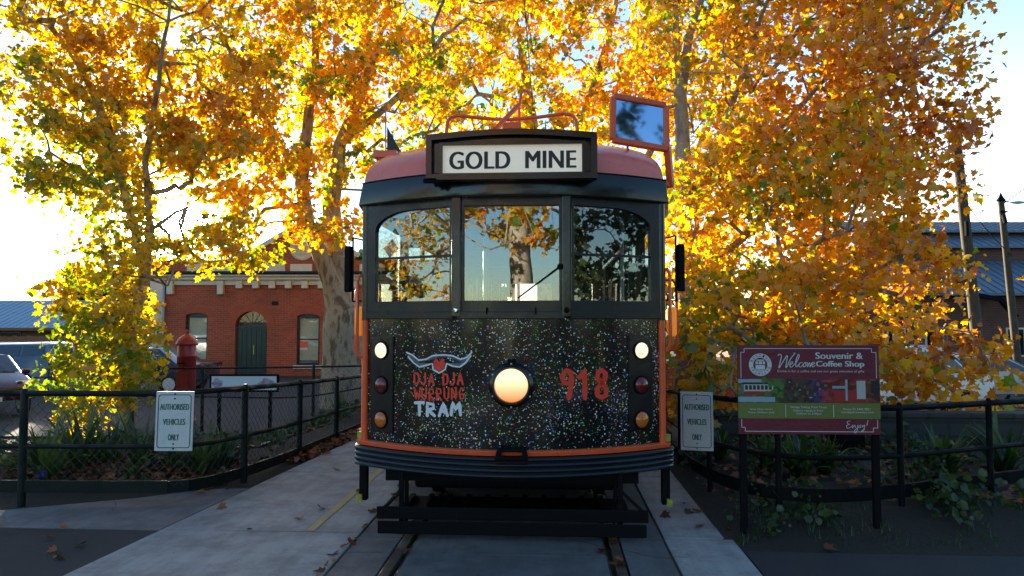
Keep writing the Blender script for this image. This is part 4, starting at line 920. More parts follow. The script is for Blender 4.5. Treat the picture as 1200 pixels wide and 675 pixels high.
# photograph strip printed on the board: a tram in a garden, a carriage interior, a red tram
def photo():
    m = mat('printed_photo_strip', (.1,.1,.1), .4); v = coords(m); sp = nd(m, 'ShaderNodeSeparateXYZ'); lk(m, v, sp.inputs[0])
    mp = nd(m, 'ShaderNodeMapRange'); mp.inputs[1].default_value = sx(866); mp.inputs[2].default_value = sx(1028); lk(m, sp.outputs[0], mp.inputs[0])
    c = ramp(m, mp.outputs[0], [(0, (.10,.13,.07)), (.27, (.04,.09,.02)), (.34, (.05,.03,.02)), (.5, (.05,.025,.02)), (.56, (.03,.02,.09)), (.64, (.25,.02,.02)), (.78, (.16,.015,.012)), (.9, (.22,.05,.03)), (1, (.1,.02,.015))])
    n = nd(m, 'ShaderNodeTexVoronoi'); n.inputs['Scale'].default_value = 26; mpp = nd(m, 'ShaderNodeMapping'); mpp.inputs['Scale'].default_value = (1, 1, 1.5); lk(m, v, mpp.inputs[0]); lk(m, mpp.outputs[0], n.inputs['Vector'])
    s2_ = nd(m, 'ShaderNodeSeparateColor'); lk(m, n.outputs['Color'], s2_.inputs[0])
    f = ramp(m, s2_.outputs[0], [(.1, (.35,.4,.4)), (.6, (1,1,1)), (.9, (1.7,1.8,1.6))])
    lk(m, mix(m, 1.0, c, f, 'MULTIPLY'), bsdf(m).inputs['Base Color']); return m
PH = rect('photo_strip', 865.3, 1028.7, 444, 472, photo(), .002)
M['photo_white'] = mat('print_pale', (.42,.45,.42), .5); M['photo_sky'] = mat('print_sky', (.25,.36,.42), .5); M['photo_red'] = mat('print_red', (.32,.02,.018), .5); M['photo_black'] = mat('print_black', (.012,.014,.012), .5); M['photo_leaf'] = mat('print_leaf', (.06,.16,.025), .5)
rect('printed_sky', 865.6, 893, 444.5, 449, M['photo_sky'], .003, PH); rect('printed_tram', 872, 906, 449, 459, M['photo_white'], .0035, PH); rect('printed_roof', 870, 908, 448.2, 450.4, M['photo_black'], .004, PH); rect('printed_skirt', 872, 906, 458.5, 462.5, M['photo_red'], .004, PH)
for i in range(7): rect('printed_window', 873.5+i*4.6, 876.6+i*4.6, 451.6, 456.6, M['photo_black'], .004, PH)
for i, (x, y) in enumerate(((896,446),(903,450),(910,447),(915,453),(908,458),(914,463),(899,462))): 
    mb = MB(); mb.prism([[(sx(x+(4+1.5*math.sin(q*2.1+i))*math.cos(q*.63)), sz(y+(3.4+1.2*math.cos(q*1.7+i))*math.sin(q*.63))) for q in range(10)]], lambda u, v, w: (u, -.0152-w, v), .0003); obj('printed_leaves', mb, M['photo_leaf'], PH)
for i in range(16):
    x = 924+2.9*i; y = 447+((i*7) % 19); rect('printed_detail', x, x+1.6+(i % 3), y, y+1.2+(i % 4), [M['photo_sky'], M['photo_red'], M['photo_leaf'], M['timber']][i % 4], .003, PH)
rect('printed_road', 865.6, 908, 465, 471, M['photo_sky'], .003, PH)
rect('printed_pillar', 989, 991.5, 444.5, 469, M['photo_sky'], .004, PH); rect('printed_bench', 974, 989, 452, 455, M['photo_sky'], .0035, PH); rect('printed_tram_side', 976, 1012, 457, 471, M['photo_red'], .003, PH)
rect('printed_glare', 1002, 1012, 446, 467, M['photo_white'], .0035, PH); rect('printed_window', 1018, 1027, 446, 461, M['photo_black'], .004, PH)
OL = rect('olive_band', 865.3, 1028.7, 472, 490, M['olive'], .002)
for x in (920, 975): rect('band_divider', x-.3, x+.3, 474, 488, M['sign_white'], .003, OL)
mb = MB(); y_ = -.0125
cut = 5
loop = lambda a, b, c_, d, q: [(a+q, b), (a+q, b+q), (a, b+q), (a, d-q), (a+q, d-q), (a+q, d), (c_-q, d), (c_-q, d-q), (c_, d-q), (c_, b+q), (c_-q, b+q), (c_-q, b)]
Lo = loop(869, 408.5, 1025, 443, 4.5)
def line(mb, pts, w=.7, cl=True):
    k = len(pts)
    for i in range(k if cl else k-1):
        a = pts[i]; b = pts[(i+1) % k]; mb.bar((sx(a[0]), y_, sz(a[1])), (sx(b[0]), y_, sz(b[1])), w*kS, .001, up=(0,1,0))
line(mb, [(869,443),(869,413),(873,413),(873,408.5),(1020,408.5),(1020,413),(1025,413),(1025,443)], cl=False); line(mb, [(869,491),(869,500.5),(873,500.5),(873,505),(1020,505),(1020,500.5),(1025,500.5),(1025,491)], cl=False)
obj('border_line', mb, M['sign_white'], BRD)
def btext(txt, x0, x1, y0, y1, material=M['sign_white'], bold=.0, space=1.0, off=-.0135): return put_text(BRD, txt, sx(x0), sx(x1), sz(y1), sz(y0), material, off, 'lettering', space, bold)
for o_ in (): pass
def bt(txt, x0, x1, y0, y1, **k):
    o = btext(txt, x0, x1, y0, y1, **k); return o
bt('Souvenir &', 955.5, 1009.5, 413, 420.5, bold=.045); bt('Coffee Shop', 956, 1011, 423, 431.5, bold=.045)
bt('Come in for a coffee and see our great selection of gifts', 911, 1011, 433.5, 437)
bt('Shop Open Hours', 879, 905, 478.3, 480.8); bt('From 10:00am daily', 877, 907, 482, 484.6)
bt('Vintage Talking Tram Tours', 925, 967, 475.6, 478.6); bt('Depart regularly from', 929, 963, 479.6, 482.4); bt('10:00am to 2:00pm', 932, 961, 483.2, 485.8)
bt('Phone 03 5442 2821', 986, 1017, 477.5, 480); bt('bendigotramways.com', 984, 1021, 481.2, 484)
# round badge with a small tram face
def disc(mb, x, y, r0, r1, yy, n_=32):
    o1 = [(sx(x)+r0*kS*math.cos(2*math.pi*i/n_), sz(y)+r0*kS*math.sin(2*math.pi*i/n_)) for i in range(n_)]; lp = [o1]
    if r1: lp.append([(sx(x)+r1*kS*math.cos(2*math.pi*i/n_), sz(y)+r1*kS*math.sin(2*math.pi*i/n_)) for i in range(n_)][::-1])
    mb.prism(lp, lambda u, v, w: (u, yy-w, v), .001)
mb = MB(); disc(mb, 891.5, 427.5, 13.2, 8.2, -.012); bd = obj('round_badge', mb, M['sign_white'], BRD)
mb = MB(); v = []
for word_, a0, a1, up_ in (('BENDIGO', 155, 25, 1), ('TRAMWAYS', 200, 340, -1)):
    for i, ch_ in enumerate(word_):
        a = R(a0+(a1-a0)*i/(len(word_)-1)); tv, tf = text_mb(ch_, 1); tv = fit(tv, -1.15, 1.15, -1.6, 1.6); rot = a-math.pi/2 if up_ > 0 else a+math.pi/2
        cs, sn = math.cos(rot), math.sin(rot)
        mb.add([(sx(891.5)+(10.7*math.cos(a)+x*cs-z*sn)*kS, -.0137, sz(427.5)+(10.7*math.sin(a)+x*sn+z*cs)*kS) for x, z in tv], tf)
obj('badge_lettering', mb, M['maroon'], bd)
mb = MB()
for a, b, c2, d in ((887,896,421.5,423), (886,888.7,423.6,427), (889.6,893.4,423.6,427), (894.3,897,423.6,427), (886,897,428,433.2), (887.5,895.5,434,435.2)): mb.span((sx(a), -.0125, sz(d)), (sx(b), -.012, sz(c2)))
obj('badge_tram', mb, M['sign_white'], bd)
def script(mb, strokes, w):
    for st in strokes:
        pts = resample([Vector((x, y, 0)) for x, y in st], .8); vs = []; n_ = len(pts)
        for i, p in enumerate(pts):
            t = (pts[min(i+1, n_-1)]-pts[max(0, i-1)]).normalized(); hw = w*(.55+.45*abs(t.y))/2; s_ = Vector((-t.y, t.x, 0))
            for q in (p+s_*hw, p-s_*hw): vs.append((sx(q.x), -.0135, sz(q.y)))
        mb.add(vs, [(2*i, 2*i+1, 2*i+3, 2*i+2) for i in range(n_-1)])
mb = MB()
script(mb, [[(912,417),(914,415),(916,418),(913,431),(919,422),(923,417),(921,431),(927,420),(932,414),(930,414)], [(925,428),(929,425.5),(928,423.8),(925.5,427),(927,430.5),(932,426)], [(932,427),(936.5,418),(935.5,415.5),(932.5,424),(933,430),(936,427)],
            [(940.5,425),(937.5,425.2),(936,429),(938.5,430),(941,427)], [(943.5,424.6),(941.2,427),(942,430),(944.5,428),(943.5,424.6),(946.5,426)], [(946.5,425),(946,430),(948.5,425),(949,430),(951,425),(951.3,429)], [(951,428),(954,425.8),(953,424.2),(951,427.5),(952.2,430),(955,428)]], 1.1)
obj('welcome_script', mb, M['sign_white'], BRD)
mb = MB()
script(mb, [[(994,492.5),(990.5,493),(991,496),(993,496),(989.5,498),(990.5,501),(995,499)], [(996,497),(996,500.5),(998.5,497),(999.5,500.5)], [(1002,497),(1001.5,503),(999,506.5),(998.5,503.5),(1002.5,500)], [(1004,497.5),(1003.2,500),(1005,500),(1005.8,497.3),(1004,497.5)], [(1007.5,497),(1007.5,499.6),(1010,497),(1009,503),(1006.5,504.5),(1010,500.5)], [(1014,491.5),(1012.5,498)], [(109.4,500),(109.4,500.6)]], .8)
obj('enjoy_script', mb, M['sign_white'], BRD)

# ------------------------------------------------------------------ notice board and post box on the left
c = P(286, 449, 13.4); zt = terr(c.x, c.y)
NB = empty('notice_board', (c.x, c.y, zt), 'low white notice board with dark frame in front of the brick building', 'board', None, R(3)); k = 13.4/800
mb = MB(); mb.box((0, .02, c.z-zt), (82*k, .03, 21*k)); obj('board_frame', mb, M['under'], NB, bev=.02)
mb = MB(); mb.box((0, 0, c.z-zt), (76*k, .012, 16*k)); fb = obj('board_face', mb, M['sign_white'], NB)
M['purple'] = mottled('faded_purple_print', (.16,.06,.18), (.5,.5,.52), 9, .5)
for x, w in ((-31, 12), (27, 18)):
    mb = MB(); n_ = 12; mb.prism([[(x*k+w*k*.5*math.cos(2*math.pi*i/n_)*(1+.25*math.sin(i*2.3)), c.z-zt+5.5*k*math.sin(2*math.pi*i/n_)*(1+.2*math.cos(i*1.7))) for i in range(n_)]], lambda u, v, q: (u, -.008-q, v), .001); obj('faded_print', mb, M['purple'], fb)
for x in (-30, 30):
    mb = MB(); mb.span((x*k-.03, .03, -.1), (x*k+.03, .08, c.z-zt)); obj('leg', mb, M['under'], NB)
c = P(218.5, 430, 15.2); zt = terr(c.x, c.y); k = 15.2/800; ht = P(218.5, 403, 15.2).z-zt; r_ = 10.3*k
PBX = empty('post_box', (c.x, c.y, zt), 'round red pillar post box with domed cap behind the left fence', 'post box')
mb = MB(); mb.lathe([(r_*1.15, 0), (r_*1.15, .12), (r_, .15), (r_, ht-.3), (r_*1.04, ht-.29), (r_*1.04, ht-.25), (r_, ht-.24), (r_, ht-.02)], 28); obj('body', mb, M['pillar_red'], PBX, smooth=True)
mb = MB(); mb.lathe([(r_*1.14, ht-.03), (r_*1.2, ht), (r_*1.12, ht+.04), (r_*.95, ht+.10), (r_*.6, ht+.17), (r_*.25, ht+.21), (r_*.12, ht+.25), (r_*.2, ht+.27), (r_*.1, ht+.31), (.002, ht+.33)], 28); obj('cap', mb, M['pillar_red'], PBX, smooth=True)
mb = MB(); mb.box((0, -r_*.99, ht-.42), (.2, .03, .035)); obj('posting_slot', mb, M['dark'], PBX)
mb = MB(); mb.box((0, -r_*.985, ht-.85), (.24, .02, .5)); obj('door', mb, M['pillar_red'], PBX, bev=.01)

# ------------------------------------------------------------------ red brick building
dB = 28.5; c = P(330, 437, dB); GZ = -.78; kB = dB/800
BB = empty('brick_building', (c.x, c.y, GZ), 'red brick building with arched green door, cream cornice and gable', 'building', None, R(3.2))
def bx(px): return (px-330)*kB
zref = c.z-GZ
def bz(py): return zref-(py-437)*kB
def archwin(x0, x1, y0, y1, rise, n_=10): # outline ccw, arched top
    a, b = bx(x0), bx(x1); zb0, zt0 = bz(y1), bz(y0); zs = zt0-rise; o_ = [(a, zb0), (b, zb0)]
    for i in range(n_+1):
        t = math.pi*i/n_; o_.append(((a+b)/2+(b-a)/2*math.cos(t), zs+rise*math.sin(t)))
    return o_
XL, XR = 188, 520
ops_ = [archwin(216,242,367,427,.13), archwin(274.5,312,365,440,.62), archwin(347,374,368,428,.13), archwin(405,432,368,428,.13), archwin(455,482,368,428,.13)]
mb = MB(); mb.prism([[(bx(XL), 0), (bx(XR), 0), (bx(XR), bz(332)), (bx(XL), bz(332))]]+[o_[::-1] for o_ in ops_], lambda u, v, w: (u, w, v), .35)
mb.span((bx(XL), .36, 0), (bx(XL)+.3, 11, bz(332))); mb.span((bx(XR)-.3, .36, 0), (bx(XR), 11, bz(332))); WL_ = obj('wall', mb, M['brick'], BB)
mb = MB(); mb.span((bx(XL)+.31, .5, bz(333)), (bx(XR)-.31, 11, bz(331))); obj('roof', mb, M['tin_grey'], BB)
for i, (x0, x1, y0, y1) in enumerate([(216,242,367,427), (347,374,368,428), (405,432,368,428), (455,482,368,428)]):
    a, b, z0, z1 = bx(x0), bx(x1), bz(y1), bz(y0)
    mb = MB()
    mb.span((a, .12, z0), (a+.09, .2, z1)); mb.span((b-.09, .12, z0), (b, .2, z1)); mb.span((a+.09, .12, z1-.18), (b-.09, .2, z1)); mb.span((a+.09, .12, z0), (b-.09, .2, z0+.1)); mb.span((a+.09, .13, (z0+z1)/2-.02), (b-.09, .19, (z0+z1)/2+.03))
    wn = obj('window', mb, M['frame_paint'], BB, bev=.008)
    mb = MB(); mb.span((a+.02, .155, z0), (b-.02, .16, z1)); obj('pane', mb, M['clear'], wn)
    mb = MB(); mb.span((a+.02, .17, z0+.2), (b-.02, .18, z1)); obj('blind', mb, M['curtain'], wn)
    mb = MB(); mb.span((a-.13, -.08, z0-.15), (b+.13, .22, z0-.002)); obj('sill', mb, M['stucco'], wn, bev=.015)
    if i == 1:
        mb = MB(); mb.span((a+.1, .145, z0+.62), (a+.42, .15, z0+1.08)); pn = obj('paper_poster', mb, M['sign_white'], wn)
        mb = MB(); mb.span((a+.1, .142, z0+.72), (a+.42, .1445, z0+1.0)); obj('poster_print', mb, M['orange'], pn)
mb = MB()
for xa in (216, 347):
    pass
# brick arches stand slightly proud
def voussoir(x0, x1, y0, rise, t):
    a, b = bx(x0), bx(x1); zs = bz(y0)-rise; inn = []; outr = []
    for i in range(13):
        u = .5-.5*math.cos(math.pi*i/12); s_ = math.sin(math.pi*i/12); inn.append((a+(b-a)*u, zs+rise*s_)); outr.append((a-t+(b-a+2*t)*u, zs+(rise+t)*s_+.0))
    return inn+outr[::-1]
M['arch_brick'] = mottled('rubbed_brick', (.42,.09,.038), (.33,.068,.03), 5, .85)
for q in ((216,242,367,.13,.28), (347,374,368,.13,.28), (405,432,368,.13,.28), (274.5,312,365,.62,.34)):
    mb = MB(); mb.prism([voussoir(*q)], lambda u, v, w: (u, -.02+w, v), .1); obj('brick_arch', mb, M['arch_brick'], BB)
a, b = bx(274.5), bx(312); zt_ = bz(365)-.62
mb = MB(); mb.span((a, .14, 0), (b, .22, zt_-.02)); 
DR = obj('door', mb, M['green_door'], BB)
mb = MB()
for i in range(6): mb.span((a+.06+i*(b-a-.12)/6+.01, .12, .1), (a+.06+(i+1)*(b-a-.12)/6-.01, .14, zt_-.12))
obj('door_boards', mb, M['green_door'], DR, bev=.006)
mb = MB(); mb.span(((a+b)/2+.07, .08, .9), ((a+b)/2+.11, .12, 1.3)); obj('handle', mb, M['yellow_chip'], DR)
fl = archwin(274.5,312,365,391,.62)
mb = MB(); mb.prism([[(x, max(z, zt_)) for x, z in fl]], lambda u, v, w: (u, .17+w, v), .006); FN = obj('fanlight', mb, M['clear'], BB)
mb = MB(); mb.span((a, .13, zt_-.05), (b, .2, zt_+.02)); mb.span((a+.02, .4, zt_-.1), (b-.02, .41, bz(366))); obj('transom', mb, M['frame_paint'], FN)
mb = MB()
for t in (30, 60, 90, 120, 150): mb.bar(((a+b)/2+.12*math.cos(R(t)), .165, zt_+.05+.1*math.sin(R(t))), ((a+b)/2+.6*math.cos(R(t)), .165, zt_+.6*math.sin(R(t))), .02, .02, up=(0,1,0))
obj('glazing_bars', mb, M['frame_paint'], FN)
mb = MB(); mb.span((bx(321)-.14, -.01, bz(358)), (bx(321)+.14, .02, bz(353))); obj('air_vent', mb, M['dark'], BB)
# cornice with brackets, parapet, gable
mb = MB(); mb.span((bx(XL)-.1, -.22, bz(328)), (bx(XR), .36, bz(324.5))); mb.span((bx(XL)-.1, -.32, bz(324.4)), (bx(XR), .36, bz(321))); mb.span((bx(XL), -.08, bz(334)), (bx(XR), .355, bz(328.1))); CN = obj('cornice', mb, M['stucco'], BB, bev=.02)
for x in [199, 258]+[280+19.2*i for i in range(13)]:
    mb = MB(); mb.span((bx(x)-.13, -.2, bz(338 if x > 270 else 345)), (bx(x)+.13, .0, bz(329))); obj('bracket', mb, M['stucco'], CN, bev=.02)
mb = MB(); mb.tube([(bx(XL)-.1, -.36, bz(320)), (bx(XR), -.36, bz(320))], .07, 8); obj('gutter', mb, M['frame_paint'], BB, smooth=True)
mb = MB(); mb.span((bx(XL), .05, bz(321)), (bx(XR), .34, bz(304))); obj('parapet', mb, M['brick'], BB)
for x0, x1 in ((216,236), (246,268), (296,332), (338,364), (384,398), (420,450)):
    mb = MB(); mb.span((bx(x0), .0, bz(318)), (bx(x1), .06, bz(309))); obj('parapet_panel', mb, M['stucco'], BB, bev=.02)
mb = MB(); gp = [(bx(292), bz(305)), (bx(412), bz(305)), (bx(412), bz(296)), (bx(352), bz(262)), (bx(292), bz(296))]
mb.prism([gp], lambda u, v, w: (u, .06+w, v), .28); obj('gable', mb, M['brick'], BB)
mb = MB(); mb.bar((bx(287), .2, bz(298)), (bx(352), .2, bz(259.5)), .5, .2, up=(0,0,1)); mb.bar((bx(352.2), .2, bz(259.5)), (bx(417), .2, bz(298)), .5, .2, up=(0,0,1)); obj('coping', mb, M['stucco'], BB, bev=.03)
cx, cz_ = bx(352), bz(290)
mb = MB(); mb.lathe([(0,0), (.52,0), (.52,.06), (.44,.09), (.42,.05), (0,.05)], 32, (cx, .07, cz_), '-Y'); md = obj('medallion', mb, M['stucco'], BB, smooth=True)
for i in range(5):
    mb = MB(); zz = cz_-.22+.11*i; hw_ = .36*math.sqrt(max(.1, 1-((zz-cz_)/.40)**2)); mb.span((cx-hw_, -.02, zz-.022), (cx+hw_, .03, zz+.022)); obj('medallion_slat', mb, M['stucco'], md)
mb = MB(); mb.tube([(bx(191), -.1, 0), (bx(191), -.1, bz(334))], .06, 10); obj('downpipe', mb, M['tin'], BB, smooth=True)

# pale rendered building end beside it
c = P(176, 437, 30.5)
PW = empty('pale_building', (c.x, c.y, GZ), 'narrow pale rendered building end behind the left corner of the brick building', 'building')
mb = MB(); mb.span((-.1, 0, 0), (.55, 6, 4.2)); obj('wall', mb, M['stucco'], PW); mb = MB(); mb.span((-.2, -.1, 4.2), (.62, 6.1, 4.38)); obj('coping', mb, M['stucco'], PW, bev=.03)

# ------------------------------------------------------------------ blue-roofed house and paling fence, far left
c = P(-20, 430, 40); k = 40/800
HS = empty('low_house', (c.x, c.y, -.78), 'low house with long pale blue metal roof at the left edge', 'house', None, R(3)); zz = lambda py: (c.z+.78)-(py-430)*k
mb = MB(); mb.span((-9, 0, 0), (5, 8, zz(386))); obj('wall', mb, M['brick_dark'], HS)
mb = MB(); e0 = zz(384); e1 = zz(350); vs = [(-9.4, -.6, e0), (5.4, -.6, e0), (5.4, 4, e1), (-9.4, 4, e1), (5.4, 8.6, e0), (-9.4, 8.6, e0)]
mb.add(vs+[(x, y, z-.12) for x, y, z in vs], [(0,1,2,3), (3,2,4,5), (7,6,9,8), (8,9,11,10), (0,6,7,1), (5,4,10,11), (1,7,8,2), (2,8,10,4), (0,3,9,6), (3,5,11,9)]); rf = obj('roof', mb, M['tin'], HS)
for i in range(36):
    x = -9.3+i*.42; mb.add([], []); 
mb = MB()
for i in range(36):
    x = -9.3+i*.42; mb.bar((x, -.6, e0+.015), (x, 4, e1+.015), .03, .03)
obj('roof_ribs', mb, M['tin'], rf)
mb = MB(); mb.span((-9.4, -.72, e0-.16), (5.4, -.6, e0-.0)); obj('fascia', mb, M['timber'], HS)
mb = MB(); mb.span((-1.0, -.03, zz(400)), (2.2, 0.02, zz(389))); w1 = obj('window', mb, M['frame_paint'], HS); mb = MB(); mb.span((-.9, -.05, zz(399)), (2.1, -.035, zz(390))); obj('pane', mb, M['car_glass'], w1)
cF = P(60, 430, 34); k = 34/800
PF = empty('paling_fence', (cF.x, cF.y, -.78), 'brown timber paling fence behind the parked cars', 'fence', None, R(3)); zf = cF.z+.78-(394-430)*k
for i in range(96):
    pass
mb = MB(); rnd = random.Random(3)
for i in range(110):
    x = -6.5+i*.113; mb.span((x, rnd.uniform(0,.012), 0), (x+.104, .024, zf+rnd.uniform(-.03,.03)))
obj('palings', mb, M['timber'], PF)
for z in (.3, zf-.3):
    mb = MB(); mb.span((-6.5, .03, z), (5.9, .09, z+.09)); obj('fence_rail', mb, M['timber'], PF)

# ------------------------------------------------------------------ cars
def car(name, label, group, loc, rz, col, L_=4.4, Wd=1.75, Hh=1.45, kind='sedan', roofcol=None):
    root = empty(name, loc, label, 'car' if kind != 'van' else 'van', group, rz)
    body = paint(name+'_'+'paint', col, .18, .02, 1.0)
    h = Hh
    if kind == 'sedan': side = [(-.5,.30),(-.5,.62),(-.47,.68),(-.36,.70),(-.22,1.0),(.06,1.0),(.24,.70),(.44,.62),(.5,.50),(.5,.30)]
    elif kind == 'suv': side = [(-.5,.30),(-.5,.68),(-.48,.74),(-.455,.97),(-.42,1.0),(.06,1.0),(.22,.70),(.45,.64),(.5,.52),(.5,.30)]
    else: side = [(-.5,.22),(-.5,.95),(-.48,1.0),(.22,1.0),(.36,.66),(.48,.56),(.5,.46),(.5,.22)]
    sc = lambda p: (p[0]*L_, p[1]*h)
    pts = [sc(p) for p in side]; belt = (.68 if kind != 'van' else .6)*h
    ns = 9; mb = MB(); vs = []
    for j in range(ns):
        t = -1+2*j/(ns-1); tt = abs(t)
        for (x, z) in pts:
            tuck = max(0, (z-belt)/(h-belt))*.16 + (.03 if z < .4*h else 0)
            y = t*Wd/2*(1-tuck); cr = (1-tt**4); xx = x*(.965+.035*cr) ; zc = z-(0.03*h*(tt**4) if z > .6*h else 0)
            vs.append((xx, y, zc))
    k = len(pts); mb.v = vs; mb.f = [(j*k+i, j*k+(i+1) % k, (j+1)*k+(i+1) % k, (j+1)*k+i) for j in range(ns-1) for i in range(k)]+[tuple(range(k)), tuple(range((ns-1)*k, ns*k))[::-1]]; mb.m = [0]*len(mb.f)
    obj('body', mb, body, root, bev=.03, smooth=True)
    a, b = (-.34, .17) if kind == 'sedan' else ((-.44, .16) if kind == 'suv' else (.10, .32))
    topz = .95*h
    for s in (-1, 1):
        f_ = lambda x, z: (x, s*(Wd/2*(1-max(0,(z-belt)/(h-belt))*.16)+.004), z)
        if kind == 'sedan': wins = [[(-.31,.715),(-.06,.715),(-.06,.94),(-.20,.94)], [(-.04,.715),(.20,.715),(.05,.94),(-.04,.94)]]
        elif kind == 'suv': wins = [[(-.45,.74),(-.30,.74),(-.30,.94),(-.435,.94)], [(-.28,.72),(-.08,.72),(-.08,.94),(-.28,.94)], [(-.06,.72),(.19,.72),(.05,.94),(-.06,.94)]]
        else: wins = [[(.08,.62),(.33,.62),(.22,.92),(.08,.92)]]
        for w in wins:
            q = [sc(p) for p in w]; mb = MB(); mb.add([f_(x, z) for x, z in q]+[(x, y-s*.02, z) for x, y, z in [f_(x, z) for x, z in q]], [(0,1,2,3),(7,6,5,4),(0,4,5,1),(1,5,6,2),(2,6,7,3),(3,7,4,0)]); obj('side_window', mb, M['car_glass'], root)
        mb = MB(); mb.box((.36*L_, s*(Wd/2-.22), .56*h), (.12, .36, .13)); 
        hl = obj('headlight', mb, M['chrome'], root, bev=.03)
        hl.location.x = .095*L_
        mb = MB(); mb.box((-.495*L_, s*(Wd/2-.2), .6*h), (.06, .3, .14)); obj('tail_light', mb, M['red_lens'], root, bev=.02)
        mb = MB(); mb.box((.19*L_, s*(Wd/2+.08), .70*h), (.1, .18, .12)); obj('door_mirror', mb, body, root, bev=.03)
        for x in (-.31*L_, .31*L_):
            mb = MB(); mb.lathe([(0,-.09), (.31,-.09), (.33,-.06), (.33,.06), (.31,.09), (0,.09)], 24); mb.v = [(vx+x, vz+s*(Wd/2-.08), vy+.33) for vx, vy, vz in mb.v]; wh = obj('wheel', mb, M['rubber'], root, smooth=True)
            mb = MB(); mb.lathe([(0,-.1), (.2,-.1), (.2,.1), (0,.1)], 16); mb.v = [(vx+x, vz*1.0+s*(Wd/2-.08), vy+.33) for vx, vy, vz in mb.v]; obj('rim', mb, M['white_metal'], wh, smooth=True)
    ws = [(.07,.975),(.225,.715)] if kind == 'sedan' else ([(.075,.97),(.21,.715)] if kind == 'suv' else [(.235,.965),(.352,.68)])
    (x0, z0), (x1, z1) = sc(ws[0]), sc(ws[1]); mb = MB(); off = .018
    mb.add([(x0+off, -.37*Wd, z0+off), (x0+off, .37*Wd, z0+off), (x1+off, .43*Wd, z1+off), (x1+off, -.43*Wd, z1+off), (x0, -.37*Wd, z0-.01), (x0, .37*Wd, z0-.01), (x1, .43*Wd, z1-.01), (x1, -.43*Wd, z1-.01)], [(0,1,2,3),(7,6,5,4),(0,4,5,1),(1,5,6,2),(2,6,7,3),(3,7,4,0)]); obj('windscreen', mb, M['car_glass'], root)
    mb = MB(); mb.box((.499*L_, 0, .40*h), (.03, Wd*.55, .12)); obj('grille', mb, M['dark'], root, bev=.01)
    mb = MB(); mb.box((.506*L_, 0, .33*h), (.012, .37, .11)); obj('number_plate', mb, M['sign_white'], root)
    return root
def ground(px, py, d): p = P(px, py, d); return (p.x, p.y, terr(p.x, p.y)+.01)
cg = 'cars parked beyond the left fence'
car('parked_car', 'dark maroon sedan at the left edge in front of the blue wagon', cg, ground(-34, 440, 17.2), R(-38), (.05,.002,.007))
car('parked_suv', 'blue wagon parked behind the maroon sedan before the paling fence', cg, ground(-5, 430, 22.5), R(186), (.025,.11,.26), 4.6, 1.8, 1.58, 'suv')
car('parked_car', 'dark blue sedan half hidden by the low leaves of the yellow green tree', cg, ground(168, 430, 22), R(180), (.02,.03,.05))
cw = 'vehicles behind the right tree'
car('parked_van', 'white van half hidden by orange leaves behind the welcome sign', cw, ground(1035, 440, 17), R(12), (.7,.72,.74), 4.7, 1.85, 1.7, 'van')
car('parked_car', 'silver sedan behind the orange leaves near the right edge', cw, ground(1140, 440, 18), R(8), (.35,.38,.42))

# ------------------------------------------------------------------ right side: sheds, walls, poles
c = P(1150, 430, 34); k = 34/800
SH = empty('depot_shed', (c.x, c.y, -.75), 'dark brick depot with blue grey metal roofs and clerestory behind the power poles', 'building', None, R(3.2)); zz = lambda py: (c.z+.75)-(py-430)*k
X = lambda px: (px-1150)*k
mb = MB(); mb.span((X(900), 0, 0), (X(1420), 14, zz(346))); obj('wall', mb, M['brick_dark'], SH)
def slope(nm, x0, x1, ya, za, yb_, zb_, material, th=.12):
    mb = MB(); vs = [(x0, ya, za), (x1, ya, za), (x1, yb_, zb_), (x0, yb_, zb_)]; mb.add(vs+[(x, y, z-th) for x, y, z in vs], [(0,1,2,3),(7,6,5,4),(0,4,5,1),(1,5,6,2),(2,6,7,3),(3,7,4,0)]); r = obj(nm, mb, material, SH)
    mb = MB(); kx = int((x1-x0)/.45)
    for i in range(kx): mb.bar((x0+.2+i*.45, ya, za+.02), (x0+.2+i*.45, yb_, zb_+.02), .035, .04)
    obj('roof_ribs', mb, material, r); return r
slope('lower_roof', X(930), X(1430), -.8, zz(344), 3.2, zz(309)+.42, M['tin_grey'])
mb = MB(); mb.span((X(1050), 3.3, zz(346)), (X(1420), 13, zz(288)+.35)); obj('upper_wall', mb, M['brick_dark'], SH)
slope('middle_roof', X(1040), X(1430), 2.9, zz(287)+.30, 4.6, zz(274)+.5, M['tin_grey'])
mb = MB(); mb.span((X(1060), 4.7, zz(290)), (X(1420), 12, zz(268)+.55)); obj('clerestory_wall', mb, M['brick_dark'], SH)
slope('top_roof', X(1030), X(1430), 4.2, zz(269)+.55, 7.5, zz(256)+.95, M['tin_grey'])
mb = MB(); mb.bar((X(1120), -1.2, zz(345)), (X(1155), -1.2, zz(352)), .2, .2); mb.bar((X(1155), -1.2, zz(352)), (X(1172), -1.2, zz(372)), .2, .2); obj('roof_valley', mb, M['under'], SH)
for x in (960, 1000, 1040, 1085, 1180, 1230):
    mb = MB(); mb.span((X(x), -.03, zz(418)), (X(x+22), .03, zz(384))); wn = obj('window', mb, M['stucco'], SH); mb = MB(); mb.span((X(x+2), -.05, zz(416)), (X(x+20), -.035, zz(386))); obj('pane', mb, M['car_glass'], wn)
